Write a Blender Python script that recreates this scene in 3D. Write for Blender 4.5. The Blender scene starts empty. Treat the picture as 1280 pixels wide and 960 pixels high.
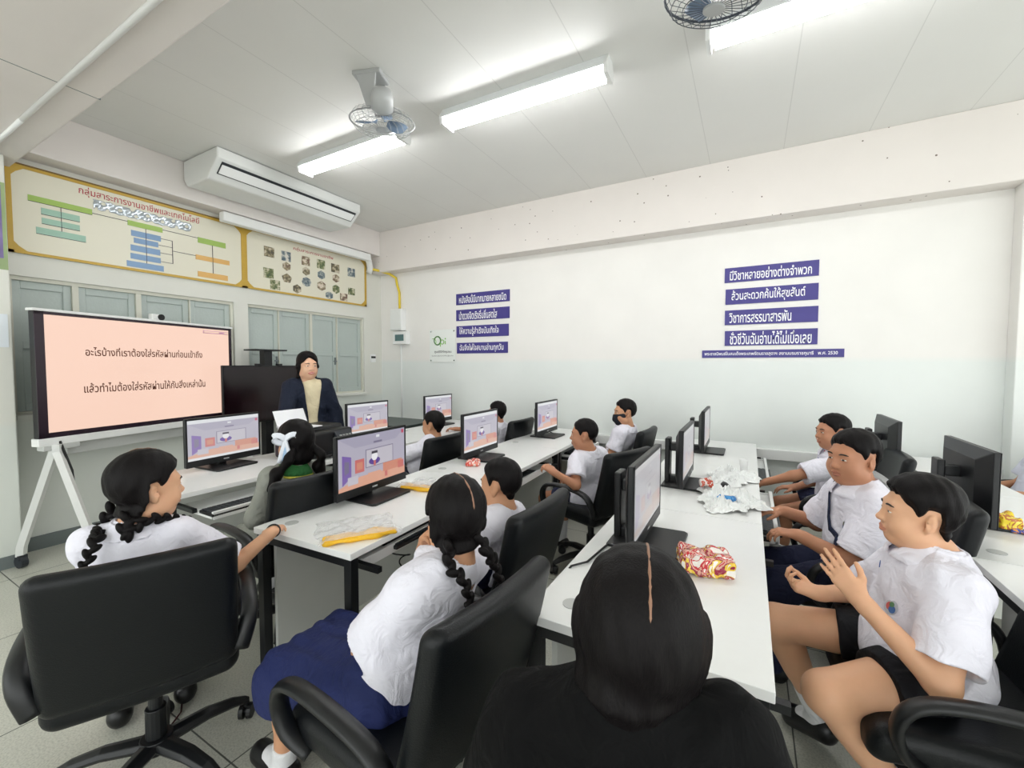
import bpy, math, random
import numpy as np
from mathutils import Matrix, Vector, Euler
random.seed(7)
SC = bpy.context.scene
COL = SC.collection
# ------------------------------------------------------------------ camera
cam_d = bpy.data.cameras.new('camera'); CAM = bpy.data.objects.new('camera', cam_d); COL.objects.link(CAM)
cam_d.sensor_width = 36.0; cam_d.lens = 36.0*531.98/1280.0; cam_d.clip_start = 0.02
def cam_axes(yaw, pitch, roll):
    cy, sy = math.cos(yaw), math.sin(yaw)
    f = np.array([-sy, cy, 0.]); r = np.array([cy, sy, 0.]); u = np.array([0, 0, 1.])
    f2 = f*math.cos(pitch)-u*math.sin(pitch); u2 = u*math.cos(pitch)+f*math.sin(pitch)
    return r*math.cos(roll)+u2*math.sin(roll), u2*math.cos(roll)-r*math.sin(roll), f2
_r, _u, _f = cam_axes(.508923619, .0440699368, .0027479577)
_m = Matrix(((_r[0], _u[0], -_f[0], 0), (_r[1], _u[1], -_f[1], 0), (_r[2], _u[2], -_f[2], 1.5), (0, 0, 0, 1)))
CAM.matrix_world = _m
SC.camera = CAM
# ------------------------------------------------------------------ world, exposure
W = bpy.data.worlds.new('daylight'); SC.world = W; W.use_nodes = True
W.node_tree.nodes['Background'].inputs[0].default_value = (0.965, 1.0, 0.99, 1)
W.node_tree.nodes['Background'].inputs[1].default_value = 1.05
SC.view_settings.view_transform = 'Standard'; SC.view_settings.look = 'None'
SC.view_settings.gamma = 1.0; SC.view_settings.use_curve_mapping = False
SC.view_settings.exposure = 1.35
TUBE_STRENGTH = 13.0
SC.cycles.max_bounces = 8; SC.cycles.diffuse_bounces = 5; SC.cycles.sample_clamp_indirect = 6.0
RES_NEAR, RES_FAR = 0.0048, 0.0062

# ------------------------------------------------------------------ helpers
def lin(c):
    return tuple(((v/255)/12.92 if v/255 <= .04045 else ((v/255+.055)/1.055)**2.4) for v in c)
MATS = {}
def mat(name, rgb, rough=.6, var=.04, scale=12., bump=0., bscale=200., emit=0., metal=0., alpha=1., spec=.5, coat=0., trans=0., sheen=0.):
    if name in MATS: return MATS[name]
    m = bpy.data.materials.new(name); m.use_nodes = True; nt = m.node_tree; b = nt.nodes['Principled BSDF']
    c = lin(rgb)
    b.inputs['Roughness'].default_value = rough; b.inputs['Metallic'].default_value = metal
    b.inputs['Specular IOR Level'].default_value = spec
    b.inputs['Coat Weight'].default_value = coat; b.inputs['Transmission Weight'].default_value = trans
    b.inputs['Alpha'].default_value = alpha
    tc = nt.nodes.new('ShaderNodeTexCoord')
    n = nt.nodes.new('ShaderNodeTexNoise'); n.inputs['Scale'].default_value = scale; n.inputs['Detail'].default_value = 4
    nt.links.new(tc.outputs['Object'], n.inputs['Vector'])
    mx = nt.nodes.new('ShaderNodeMix'); mx.data_type = 'RGBA'
    nt.links.new(n.outputs['Fac'], mx.inputs['Factor'])
    mx.inputs['A'].default_value = (*[min(1, v*(1+var)) for v in c], 1); mx.inputs['B'].default_value = (*[v*(1-var) for v in c], 1)
    if emit > 0:
        nt.links.new(mx.outputs['Result'], b.inputs['Emission Color']); b.inputs['Emission Strength'].default_value = emit
        b.inputs['Base Color'].default_value = (0.02, 0.02, 0.02, 1)
    else:
        nt.links.new(mx.outputs['Result'], b.inputs['Base Color'])
    if bump > 0:
        n2 = nt.nodes.new('ShaderNodeTexNoise'); n2.inputs['Scale'].default_value = bscale; n2.inputs['Detail'].default_value = 3
        nt.links.new(tc.outputs['Object'], n2.inputs['Vector'])
        bp = nt.nodes.new('ShaderNodeBump'); bp.inputs['Strength'].default_value = bump; bp.inputs['Distance'].default_value = .01
        nt.links.new(n2.outputs['Fac'], bp.inputs['Height']); nt.links.new(bp.outputs['Normal'], b.inputs['Normal'])
    MATS[name] = m
    return m

class MB:
    """collects polygons, becomes one mesh"""
    def __init__(s): s.v = []; s.f = []; s.mi = []; s.cur = 0
    def add(s, vs, fs, M=None):
        o = len(s.v)
        for p in vs:
            p = Vector(p)
            if M is not None: p = M @ p
            s.v.append(tuple(p))
        for f in fs: s.f.append(tuple(o+i for i in f)); s.mi.append(s.cur)
        return s
    def box(s, x0, x1, y0, y1, z0, z1, M=None):
        vs = [(x0,y0,z0),(x1,y0,z0),(x1,y1,z0),(x0,y1,z0),(x0,y0,z1),(x1,y0,z1),(x1,y1,z1),(x0,y1,z1)]
        return s.add(vs, [(0,3,2,1),(4,5,6,7),(0,1,5,4),(1,2,6,5),(2,3,7,6),(3,0,4,7)], M)
    def prism(s, poly, a0, a1, axis='y', M=None):
        """poly: 2D points counter-clockwise; extruded along axis"""
        n = len(poly)
        def P(p, a):
            return {'x': (a, p[0], p[1]), 'y': (p[0], a, p[1]), 'z': (p[0], p[1], a)}[axis]
        vs = [P(p, a0) for p in poly]+[P(p, a1) for p in poly]
        fs = [tuple(range(n)), tuple(reversed(range(n, 2*n)))]+[(i, i+n, (i+1) % n+n, (i+1) % n) for i in range(n)]
        return s.add(vs, fs, M)
    def tube(s, pts, r, n=8, cap=True, flat=1.0, up=None, closed=False):
        pts = [Vector(p) for p in pts]; k = len(pts); rs = r if isinstance(r, (list, tuple)) else [r]*k
        o = len(s.v); ref = Vector(up) if up else None
        for i, p in enumerate(pts):
            if closed: t = pts[(i+1) % k]-pts[i-1]
            else: t = pts[min(i+1, k-1)]-pts[max(i-1, 0)]
            t.normalize()
            if ref is None:
                ref = Vector((0, 0, 1)) if abs(t.z) < .9 else Vector((1, 0, 0))
            a = (ref-t*ref.dot(t)).normalized(); b = t.cross(a)
            if up is None: ref = a
            for j in range(n):
                an = 2*math.pi*j/n
                s.v.append(tuple(p+(a*math.cos(an)*flat+b*math.sin(an))*rs[i]))
        for i in range(k if closed else k-1):
            for j in range(n):
                i2 = (i+1) % k
                s.f.append((o+i*n+j, o+i*n+(j+1) % n, o+i2*n+(j+1) % n, o+i2*n+j)); s.mi.append(s.cur)
        if cap and not closed:
            s.f.append(tuple(o+j for j in reversed(range(n)))); s.mi.append(s.cur)
            s.f.append(tuple(o+(k-1)*n+j for j in range(n))); s.mi.append(s.cur)
        return s
    def cyl(s, c, r, z0, z1, n=20, r1=None, M=None):
        r1 = r if r1 is None else r1
        vs = [(c[0]+r*math.cos(2*math.pi*i/n), c[1]+r*math.sin(2*math.pi*i/n), z0) for i in range(n)]
        vs += [(c[0]+r1*math.cos(2*math.pi*i/n), c[1]+r1*math.sin(2*math.pi*i/n), z1) for i in range(n)]
        return s.add(vs, [tuple(reversed(range(n))), tuple(range(n, 2*n))]+[(i, (i+1) % n, n+(i+1) % n, n+i) for i in range(n)], M)
    def lathe(s, prof, n=24, M=None):
        """prof: (r, z) list"""
        k = len(prof); vs = []
        for r, z in prof:
            for j in range(n): vs.append((r*math.cos(2*math.pi*j/n), r*math.sin(2*math.pi*j/n), z))
        fs = [(i*n+j, i*n+(j+1) % n, (i+1)*n+(j+1) % n, (i+1)*n+j) for i in range(k-1) for j in range(n)]
        fs += [tuple(reversed(range(n))), tuple((k-1)*n+j for j in range(n))]
        return s.add(vs, fs, M)

def link(name, me, mats, parent=None, smooth=False, bevel=0., loc=None, rot=None):
    o = bpy.data.objects.new(name, me); COL.objects.link(o)
    for m in (mats if isinstance(mats, (list, tuple)) else [mats]): me.materials.append(m)
    if parent is not None: o.parent = parent
    if loc is not None: o.location = loc
    if rot is not None: o.rotation_euler = rot
    if smooth and len(me.polygons): me.polygons.foreach_set('use_smooth', [True]*len(me.polygons))
    if bevel > 0:
        b = o.modifiers.new('bevel', 'BEVEL'); b.width = bevel; b.segments = 2; b.limit_method = 'ANGLE'
    return o
def obj(name, mb, mats, parent=None, smooth=False, bevel=0., loc=None, rot=None):
    me = bpy.data.meshes.new(name); me.from_pydata(mb.v, [], mb.f)
    o = link(name, me, mats, parent, smooth, bevel, loc, rot)
    me.polygons.foreach_set('material_index', mb.mi)
    me.update()
    return o
def tag(o, label=None, cat=None, group=None, kind=None):
    if label: o['label'] = label
    if cat: o['category'] = cat
    if group: o['group'] = group
    if kind: o['kind'] = kind
    return o
def thing(name, label, cat, loc=(0, 0, 0), rz=0., group=None):
    o = bpy.data.objects.new(name, None); COL.objects.link(o); o.location = loc; o.rotation_euler = (0, 0, rz)
    o.empty_display_size = .1
    return tag(o, label, cat, group)
def struct(name, mb, mats, **k):
    return tag(obj(name, mb, mats, **k), kind='structure')
def copy_tree(o, parent=None):
    c = o.copy(); COL.objects.link(c)
    if parent is not None: c.parent = parent
    for ch in o.children: copy_tree(ch, c)
    return c
def place(root, label, loc, rz, group=None):
    root.location = loc; root.rotation_euler = (0, 0, rz); root['label'] = label
    if group: root['group'] = group
    return root
# a line of writing: fitted to a width x height rectangle, facing +normal.  M maps (x right, y up, z out) to the parent's space
def text(body, width, height, M, m, parent, name='lettering', thick=0.0006, bold=0.0):
    cu = bpy.data.curves.new('writing', 'FONT'); cu.body = body; cu.align_x = 'LEFT'; cu.extrude = 0.0; cu.offset = bold
    cu.resolution_u = 3
    t = bpy.data.objects.new('writing', cu); COL.objects.link(t)
    dg = bpy.context.evaluated_depsgraph_get(); dg.update()
    me = bpy.data.meshes.new_from_object(t.evaluated_get(dg))
    bpy.data.objects.remove(t)
    n = len(me.vertices); co = np.empty(n*3, 'f'); me.vertices.foreach_get('co', co); co = co.reshape(-1, 3)
    lo, hi = co.min(0), co.max(0)
    co[:, 0] = (co[:, 0]-(lo[0]+hi[0])/2)*width/max(hi[0]-lo[0], 1e-6)
    co[:, 1] = (co[:, 1]-(lo[1]+hi[1])/2)*height/max(hi[1]-lo[1], 1e-6)
    co[:, 2] = thick
    A = np.array(M); co = co@A[:3, :3].T+A[:3, 3]
    me.vertices.foreach_set('co', co.astype('f').ravel()); me.update()
    return link(name, me, m, parent)
def frame(o, right, up):
    r = Vector(right).normalized(); u = Vector(up).normalized(); n = r.cross(u)
    return Matrix(((r.x, u.x, n.x, o[0]), (r.y, u.y, n.y, o[1]), (r.z, u.z, n.z, o[2]), (0, 0, 0, 1)))

# ------------------------------------------------------------------ distance-field sculpting (soft shapes, bodies, clothes)
class Grid:
    def __init__(s, lo, hi, res):
        s.res = res; s.lo = np.array(lo, 'f'); s.n = np.maximum(((np.array(hi)-np.array(lo))/res).astype(int)+2, 4)
        s.ax = [s.lo[i]+res*np.arange(s.n[i], dtype='f') for i in range(3)]
        s.d = np.full(tuple(s.n), 1.0, 'f')
    def sub(s, lo, hi, pad):
        sl = []
        for i in range(3):
            a = int(np.floor((lo[i]-pad-s.lo[i])/s.res)); b = int(np.ceil((hi[i]+pad-s.lo[i])/s.res))+1
            a = max(0, min(a, s.n[i])); b = max(a, min(b, s.n[i])); sl.append(slice(a, b))
        sl = tuple(sl)
        X = s.ax[0][sl[0]][:, None, None]; Y = s.ax[1][sl[1]][None, :, None]; Z = s.ax[2][sl[2]][None, None, :]
        return sl, X, Y, Z
    def op(s, fn, lo, hi, k=.01, mode='add'):
        sl, X, Y, Z = s.sub(lo, hi, k+2.5*s.res)
        a = s.d[sl]
        if a.size == 0: return
        b = fn(X, Y, Z)
        if mode == 'add':
            if k > 0:
                h = np.clip(.5+.5*(b-a)/k, 0, 1); s.d[sl] = b+(a-b)*h-k*h*(1-h)
            else: s.d[sl] = np.minimum(a, b)
        else:
            b = -b if mode == 'cut' else b
            if k > 0:
                h = np.clip(.5-.5*(b-a)/k, 0, 1); s.d[sl] = b+(a-b)*h+k*h*(1-h)
            else: s.d[sl] = np.maximum(a, b)
    # primitives
    def cone(s, a, b, ra, rb, k=.01, mode='add'):
        a = np.array(a, 'f'); b = np.array(b, 'f'); ab = b-a; L = float(ab@ab)+1e-9; R = max(ra, rb)
        def fn(X, Y, Z):
            px, py, pz = X-a[0], Y-a[1], Z-a[2]
            t = np.clip((px*ab[0]+py*ab[1]+pz*ab[2])/L, 0, 1)
            return np.sqrt((px-t*ab[0])**2+(py-t*ab[1])**2+(pz-t*ab[2])**2)-(ra+t*(rb-ra))
        s.op(fn, np.minimum(a, b)-R, np.maximum(a, b)+R, k, mode)
    def ell(s, c, r, M=None, k=.01, mode='add'):
        """M rows: the three axes"""
        c = np.array(c, 'f'); r = np.array(r, 'f'); R = float(r.max())
        ext = r if M is None else np.abs(np.array(M).T)@r
        def fn(X, Y, Z):
            px, py, pz = X-c[0], Y-c[1], Z-c[2]
            if M is not None:
                px, py, pz = [M[i][0]*px+M[i][1]*py+M[i][2]*pz for i in range(3)]
            k0 = np.sqrt((px/r[0])**2+(py/r[1])**2+(pz/r[2])**2)
            k1 = np.sqrt((px/r[0]**2)**2+(py/r[1]**2)**2+(pz/r[2]**2)**2)+1e-9
            return k0*(k0-1)/k1
        s.op(fn, c-ext, c+ext, k, mode)
    def rbox(s, c, h, r, M=None, k=.01, mode='add', bend=None):
        c = np.array(c, 'f'); ext = np.array(h, 'f') if M is None else np.abs(np.array(M).T)@np.array(h)
        if bend: ext = ext+.1
        def fn(X, Y, Z):
            px, py, pz = X-c[0], Y-c[1], Z-c[2]
            if M is not None:
                px, py, pz = [M[i][0]*px+M[i][1]*py+M[i][2]*pz for i in range(3)]
            if bend: px, py, pz = bend(px, py, pz)
            qx, qy, qz = np.abs(px)-h[0]+r, np.abs(py)-h[1]+r, np.abs(pz)-h[2]+r
            return np.sqrt(np.maximum(qx, 0)**2+np.maximum(qy, 0)**2+np.maximum(qz, 0)**2)+np.minimum(np.maximum(qx, np.maximum(qy, qz)), 0)-r
        s.op(fn, c-ext, c+ext, k, mode)
    def plane(s, p, n, k=.004):
        """keep the side the normal points away from"""
        p = np.array(p, 'f'); n = np.array(n, 'f'); n = n/np.linalg.norm(n)
        X, Y, Z = s.ax[0][:, None, None], s.ax[1][None, :, None], s.ax[2][None, None, :]
        b = (X-p[0])*n[0]+(Y-p[1])*n[1]+(Z-p[2])*n[2]; a = s.d
        if k > 0:
            h = np.clip(.5-.5*(b-a)/k, 0, 1); s.d = (b+(a-b)*h+k*h*(1-h)).astype('f')
        else: s.d = np.maximum(a, b).astype('f')
    def warp(s, fn):
        X, Y, Z = s.ax[0][:, None, None], s.ax[1][None, :, None], s.ax[2][None, None, :]
        s.d = (s.d+fn(X, Y, Z)).astype('f')
    def sample(s, p):
        q = (np.array(p)-s.lo)/s.res; i = np.clip(q.astype(int), 0, s.n-2); f = np.clip(q-i, 0, 1); d = 0.
        for dx in (0, 1):
            for dy in (0, 1):
                for dz in (0, 1):
                    d += s.d[i[0]+dx, i[1]+dy, i[2]+dz]*(f[0] if dx else 1-f[0])*(f[1] if dy else 1-f[1])*(f[2] if dz else 1-f[2])
        return d
    def hit(s, p, d, far=.4):
        p = np.array(p, float); d = np.array(d, float); d /= np.linalg.norm(d); t = 0.
        while t < far:
            if s.sample(p+d*t) < 0: return p+d*t
            t += s.res*.25
        return None
    def normal(s, p):
        e = s.res; p = np.array(p, float)
        g = np.array([s.sample(p+v)-s.sample(p-v) for v in np.eye(3)*e]); return g/(np.linalg.norm(g)+1e-9)
    def mesh(s):
        d = s.d.copy()
        for ax in range(3):
            for e in (0, -1):
                ix = [slice(None)]*3; ix[ax] = e; d[tuple(ix)] = np.maximum(d[tuple(ix)], s.res*.3)
        ins = d < 0
        c = np.zeros(tuple(s.n-1), np.int8)
        offs = [(x, y, z) for x in (0, 1) for y in (0, 1) for z in (0, 1)]
        for x, y, z in offs:
            c += ins[x:x+s.n[0]-1, y:y+s.n[1]-1, z:z+s.n[2]-1]
        act = np.argwhere((c > 0) & (c < 8)); idx = np.full(c.shape, -1, np.int32); idx[tuple(act.T)] = np.arange(len(act))
        val = {o: d[act[:, 0]+o[0], act[:, 1]+o[1], act[:, 2]+o[2]] for o in offs}
        acc = np.zeros((len(act), 3)); cnt = np.zeros(len(act))
        for a in offs:
            for ax in range(3):
                if a[ax] == 0:
                    b = list(a); b[ax] = 1; b = tuple(b)
                    va, vb = val[a], val[b]; m = (va < 0) != (vb < 0)
                    t = np.where(m, va/np.where(m, va-vb, 1), 0)
                    p = np.array(a, float)[None, :]+np.zeros((len(act), 3)); p[:, ax] = t
                    acc += p*m[:, None]; cnt += m
        V = (act+acc/cnt[:, None])*s.res+s.lo
        Q = []
        for ax in range(3):
            b, c2 = (ax+1) % 3, (ax+2) % 3
            s0 = [slice(None)]*3; s1 = [slice(None)]*3; s0[ax] = slice(0, -1); s1[ax] = slice(1, None)
            i0, i1 = ins[tuple(s0)], ins[tuple(s1)]
            E = np.argwhere(i0 != i1); flip = i0[tuple(E.T)]
            ok = (E[:, b] > 0) & (E[:, c2] > 0) & (E[:, b] < s.n[b]-1) & (E[:, c2] < s.n[c2]-1); E = E[ok]; flip = flip[ok]
            def cell(db, dc):
                e = E.copy(); e[:, b] -= db; e[:, c2] -= dc; return idx[tuple(e.T)]
            q = np.stack([cell(1, 1), cell(0, 1), cell(0, 0), cell(1, 0)], 1)
            q[~flip] = q[~flip][:, ::-1]; Q.append(q)
        return V.astype('f'), np.concatenate(Q)
    def object(s, name, mats, parent=None, origin=(0, 0, 0), inv=None, mi=None, smooth=1):
        V, Q = s.mesh()
        # one light relaxation along the quads takes the grid steps out
        for _ in range(smooth):
            acc = np.zeros_like(V); cnt = np.zeros(len(V), 'f')
            for a in range(4):
                for b in (1, 3):
                    np.add.at(acc, Q[:, a], V[Q[:, (a+b) % 4]]); np.add.at(cnt, Q[:, a], 1)
            V = V*.5+.5*acc/np.maximum(cnt, 1)[:, None]
        V = V-np.array(origin, 'f')
        if inv is not None: V = V@np.array(inv, 'f').T
        me = bpy.data.meshes.new(name); me.vertices.add(len(V)); me.vertices.foreach_set('co', V.ravel())
        me.loops.add(len(Q)*4); me.loops.foreach_set('vertex_index', Q.ravel().astype(np.int32))
        me.polygons.add(len(Q)); me.polygons.foreach_set('loop_start', np.arange(0, len(Q)*4, 4, dtype=np.int32))
        me.polygons.foreach_set('loop_total', np.full(len(Q), 4, np.int32))
        me.update(calc_edges=True)
        o = link(name, me, mats, parent, smooth=True)
        if mi is not None:
            cen = V[Q].mean(1)+np.array(origin, 'f'); me.polygons.foreach_set('material_index', mi(cen).astype(np.int32))
        return o
# ------------------------------------------------------------------ materials of the room
def grid_floor():
    m = bpy.data.materials.new('terrazzo'); m.use_nodes = True; nt = m.node_tree; b = nt.nodes['Principled BSDF']; L = nt.links.new
    tc = nt.nodes.new('ShaderNodeTexCoord'); sp = nt.nodes.new('ShaderNodeSeparateXYZ'); L(tc.outputs['Object'], sp.inputs[0])
    def line(sock, off, period, w):
        a = nt.nodes.new('ShaderNodeMath'); a.operation = 'ADD'; L(sp.outputs[sock], a.inputs[0]); a.inputs[1].default_value = off
        f = nt.nodes.new('ShaderNodeMath'); f.operation = 'PINGPONG'; L(a.outputs[0], f.inputs[0]); f.inputs[1].default_value = period/2
        g = nt.nodes.new('ShaderNodeMath'); g.operation = 'LESS_THAN'; L(f.outputs[0], g.inputs[0]); g.inputs[1].default_value = w
        return g
    gx = line('X', 2.6, .93, .003); gy = line('Y', -.83, .93, .003)
    mx = nt.nodes.new('ShaderNodeMath'); mx.operation = 'MAXIMUM'; L(gx.outputs[0], mx.inputs[0]); L(gy.outputs[0], mx.inputs[1])
    n1 = nt.nodes.new('ShaderNodeTexNoise'); n1.inputs['Scale'].default_value = 140; n1.inputs['Detail'].default_value = 6; L(tc.outputs['Object'], n1.inputs['Vector'])
    n2 = nt.nodes.new('ShaderNodeTexNoise'); n2.inputs['Scale'].default_value = 2.2; n2.inputs['Detail'].default_value = 5; L(tc.outputs['Object'], n2.inputs['Vector'])
    cr = nt.nodes.new('ShaderNodeValToRGB'); L(n1.outputs['Fac'], cr.inputs[0])
    cr.color_ramp.elements[0].position = .32; cr.color_ramp.elements[0].color = (*lin((186, 187, 176)), 1)
    cr.color_ramp.elements[1].position = .58; cr.color_ramp.elements[1].color = (*lin((214, 214, 203)), 1)
    c2 = nt.nodes.new('ShaderNodeMix'); c2.data_type = 'RGBA'; c2.blend_type = 'MULTIPLY'; c2.inputs['Factor'].default_value = .16
    L(cr.outputs[0], c2.inputs['A']); L(n2.outputs['Fac'], c2.inputs['B'])
    c3 = nt.nodes.new('ShaderNodeMix'); c3.data_type = 'RGBA'; L(mx.outputs[0], c3.inputs['Factor']); L(c2.outputs['Result'], c3.inputs['A'])
    c3.inputs['B'].default_value = (*lin((88, 90, 84)), 1); L(c3.outputs['Result'], b.inputs['Base Color'])
    b.inputs['Roughness'].default_value = .33
    return m
def board_ceiling():
    m = bpy.data.materials.new('ceiling board'); m.use_nodes = True; nt = m.node_tree; b = nt.nodes['Principled BSDF']; L = nt.links.new
    tc = nt.nodes.new('ShaderNodeTexCoord'); sp = nt.nodes.new('ShaderNodeSeparateXYZ'); L(tc.outputs['Object'], sp.inputs[0])
    a = nt.nodes.new('ShaderNodeMath'); a.operation = 'ADD'; L(sp.outputs['X'], a.inputs[0]); a.inputs[1].default_value = 10.58
    f = nt.nodes.new('ShaderNodeMath'); f.operation = 'PINGPONG'; L(a.outputs[0], f.inputs[0]); f.inputs[1].default_value = .3
    g = nt.nodes.new('ShaderNodeMath'); g.operation = 'LESS_THAN'; L(f.outputs[0], g.inputs[0]); g.inputs[1].default_value = .003
    n = nt.nodes.new('ShaderNodeTexNoise'); n.inputs['Scale'].default_value = 1.5; n.inputs['Detail'].default_value = 5; L(tc.outputs['Object'], n.inputs['Vector'])
    c1 = nt.nodes.new('ShaderNodeMix'); c1.data_type = 'RGBA'; L(n.outputs['Fac'], c1.inputs['Factor'])
    c1.inputs['A'].default_value = (*lin((224, 224, 221)), 1); c1.inputs['B'].default_value = (*lin((232, 232, 229)), 1)
    c2 = nt.nodes.new('ShaderNodeMix'); c2.data_type = 'RGBA'; L(g.outputs[0], c2.inputs['Factor']); L(c1.outputs['Result'], c2.inputs['A'])
    c2.inputs['B'].default_value = (*lin((212, 212, 209)), 1); L(c2.outputs['Result'], b.inputs['Base Color']); b.inputs['Roughness'].default_value = .55
    return m
def two_tone(name, up, low, z, speck=0.):
    """plaster painted in two colours that meet at height z; old nail holes where speck > 0"""
    m = bpy.data.materials.new(name); m.use_nodes = True; nt = m.node_tree; b = nt.nodes['Principled BSDF']; L = nt.links.new
    tc = nt.nodes.new('ShaderNodeTexCoord'); sp = nt.nodes.new('ShaderNodeSeparateXYZ'); L(tc.outputs['Object'], sp.inputs[0])
    g = nt.nodes.new('ShaderNodeMapRange'); L(sp.outputs['Z'], g.inputs[0]); g.inputs[1].default_value = z-.03; g.inputs[2].default_value = z+.03
    n = nt.nodes.new('ShaderNodeTexNoise'); n.inputs['Scale'].default_value = 2.5; n.inputs['Detail'].default_value = 6; L(tc.outputs['Object'], n.inputs['Vector'])
    c = nt.nodes.new('ShaderNodeMix'); c.data_type = 'RGBA'; L(g.outputs[0], c.inputs['Factor'])
    c.inputs['A'].default_value = (*lin(low), 1); c.inputs['B'].default_value = (*lin(up), 1)
    d = nt.nodes.new('ShaderNodeMix'); d.data_type = 'RGBA'; d.blend_type = 'MULTIPLY'; d.inputs['Factor'].default_value = .10
    L(c.outputs['Result'], d.inputs['A']); L(n.outputs['Fac'], d.inputs['B']); out = d
    if speck:
        v = nt.nodes.new('ShaderNodeTexVoronoi'); v.inputs['Scale'].default_value = 9.5; L(tc.outputs['Object'], v.inputs['Vector'])
        h = nt.nodes.new('ShaderNodeMath'); h.operation = 'LESS_THAN'; L(v.outputs['Distance'], h.inputs[0]); h.inputs[1].default_value = speck
        e = nt.nodes.new('ShaderNodeMix'); e.data_type = 'RGBA'; L(h.outputs[0], e.inputs['Factor']); L(d.outputs['Result'], e.inputs['A'])
        e.inputs['B'].default_value = (*lin((120, 108, 98)), 1); out = e
    L(out.outputs['Result'], b.inputs['Base Color']); b.inputs['Roughness'].default_value = .6
    bp = nt.nodes.new('ShaderNodeBump'); bp.inputs['Strength'].default_value = .08; bp.inputs['Distance'].default_value = .02
    L(n.outputs['Fac'], bp.inputs['Height']); L(bp.outputs['Normal'], b.inputs['Normal'])
    return m
M_FLOOR = grid_floor(); M_CEIL = board_ceiling()
M_SIGNWALL = two_tone('sign wall paint', (240, 238, 234), (233, 238, 235), 1.56, 0)
M_BEAM = two_tone('beam paint', (232, 226, 221), (232, 226, 221), -9, .07)
M_OVER = two_tone('overhead beam paint', (232, 226, 222), (232, 226, 222), -9, 0)
M_FRONT = two_tone('front wall paint', (226, 226, 218), (222, 226, 220), 1.05, 0)
M_GREYPAINT = mat('grey skirting paint', (112, 120, 120), .6, .1, 4)
M_SHUT = mat('shutter paint', (182, 192, 188), .5, .06, 5, .15, 40)
M_CREAMWOOD = mat('cream wood', (214, 213, 200), .5, .05, 6)
M_WHITE = mat('white plastic', (236, 237, 236), .35, .02)
M_WHITEMETAL = mat('white metal', (232, 234, 232), .35, .03)
M_LAM = mat('white laminate', (240, 241, 240), .28, .015, 30)
M_LAMSIDE = mat('white melamine panel', (205, 207, 202), .45, .03, 8)
M_BLKSTEEL = mat('black steel', (15, 17, 20), .42, .1, 30)
M_BLKPLA = mat('black plastic', (13, 15, 18), .40, .1, 40, .05, 600)
M_DKGREY = mat('charcoal plastic', (42, 46, 52), .45, .08, 40)
M_LEATHER = mat('black leather', (12, 15, 18), .40, .15, 18, .12, 260, spec=.30)
M_CHROME = mat('chrome', (190, 192, 195), .2, .02, metal=1.)
M_DARKGLASS = mat('dark glass', (10, 8, 12), .12, .05)
M_TXTWHITE = mat('white lettering', (245, 245, 248), .5, .01)
M_PURPLE = mat('purple sign board', (64, 56, 132), .45, .04, 9)

# ------------------------------------------------------------------ the room
XF, YW, ZC = -5.0, 4.8, 3.45
struct('floor', MB().box(-5.3, 5.5, -4.5, 5.0, -.1, 0), M_FLOOR)
struct('ceiling', MB().box(-5.3, 5.5, -4.5, 5.0, ZC, ZC+.1), M_CEIL)
w = MB().box(-5.3, 5.5, YW, YW+.15, 0, ZC)
struct('wall_right', w, M_SIGNWALL)
struct('trim_1', MB().box(-4.98, 1.75, YW-.2, YW, 2.87, ZC), M_BEAM, bevel=.006)          # beam along the sign wall
struct('trim_2', MB().box(1.75, 2.15, YW-.14, YW, 0, ZC), M_SIGNWALL, bevel=.006)         # pier at the right end
struct('trim_9', MB().box(2.15, 5.5, YW-.2, YW, 2.87, ZC), M_BEAM)
w = MB()
w.box(-5.3, XF, -4.5, YW, 0, 1.1); w.box(-5.3, XF, -4.5, YW, 2.19, ZC)
for a, b in ((-4.5, 1.0), (2.64, 2.79), (4.46, YW)): w.box(-5.3, XF, a, b, 1.1, 2.19)
struct('wall_front', w, M_FRONT)
struct('trim_3', MB().box(XF, -4.8, 1.0, YW-.2, 3.1, ZC), M_OVER, bevel=.006)             # beam over the display boards
struct('trim_4', MB().box(XF, -4.72, .45, .95, 0, ZC), M_FRONT, bevel=.008)               # pillar at the left edge
struct('trim_5', MB().box(-4.98, 5.5, .30, 1.03, 3.0, ZC), M_OVER, bevel=.012)            # beam over the near desks
struct('trim_6', MB().box(-3.261, -3.255, .298, 1.031, 2.9992, ZC), M_GREYPAINT)          # joint across that beam
struct('baseboard_front', MB().box(XF, XF+.015, .95, YW, 0, .11), M_GREYPAINT)
struct('baseboard_left', MB().box(-4.72, -4.705, .44, .965, 0, .09).box(XF, -4.705, .95, .965, 0, .09), M_GREYPAINT)
struct('trim_7', MB().box(-4.9, 1.75, YW-.055, YW, .6, .70), M_WHITE, bevel=.006)         # cable trunking on the sign wall
struct('trim_8', MB().box(XF, XF+.05, 1.0, 4.46, 1.06, 1.1), M_FRONT, bevel=.006)         # window ledge
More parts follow.
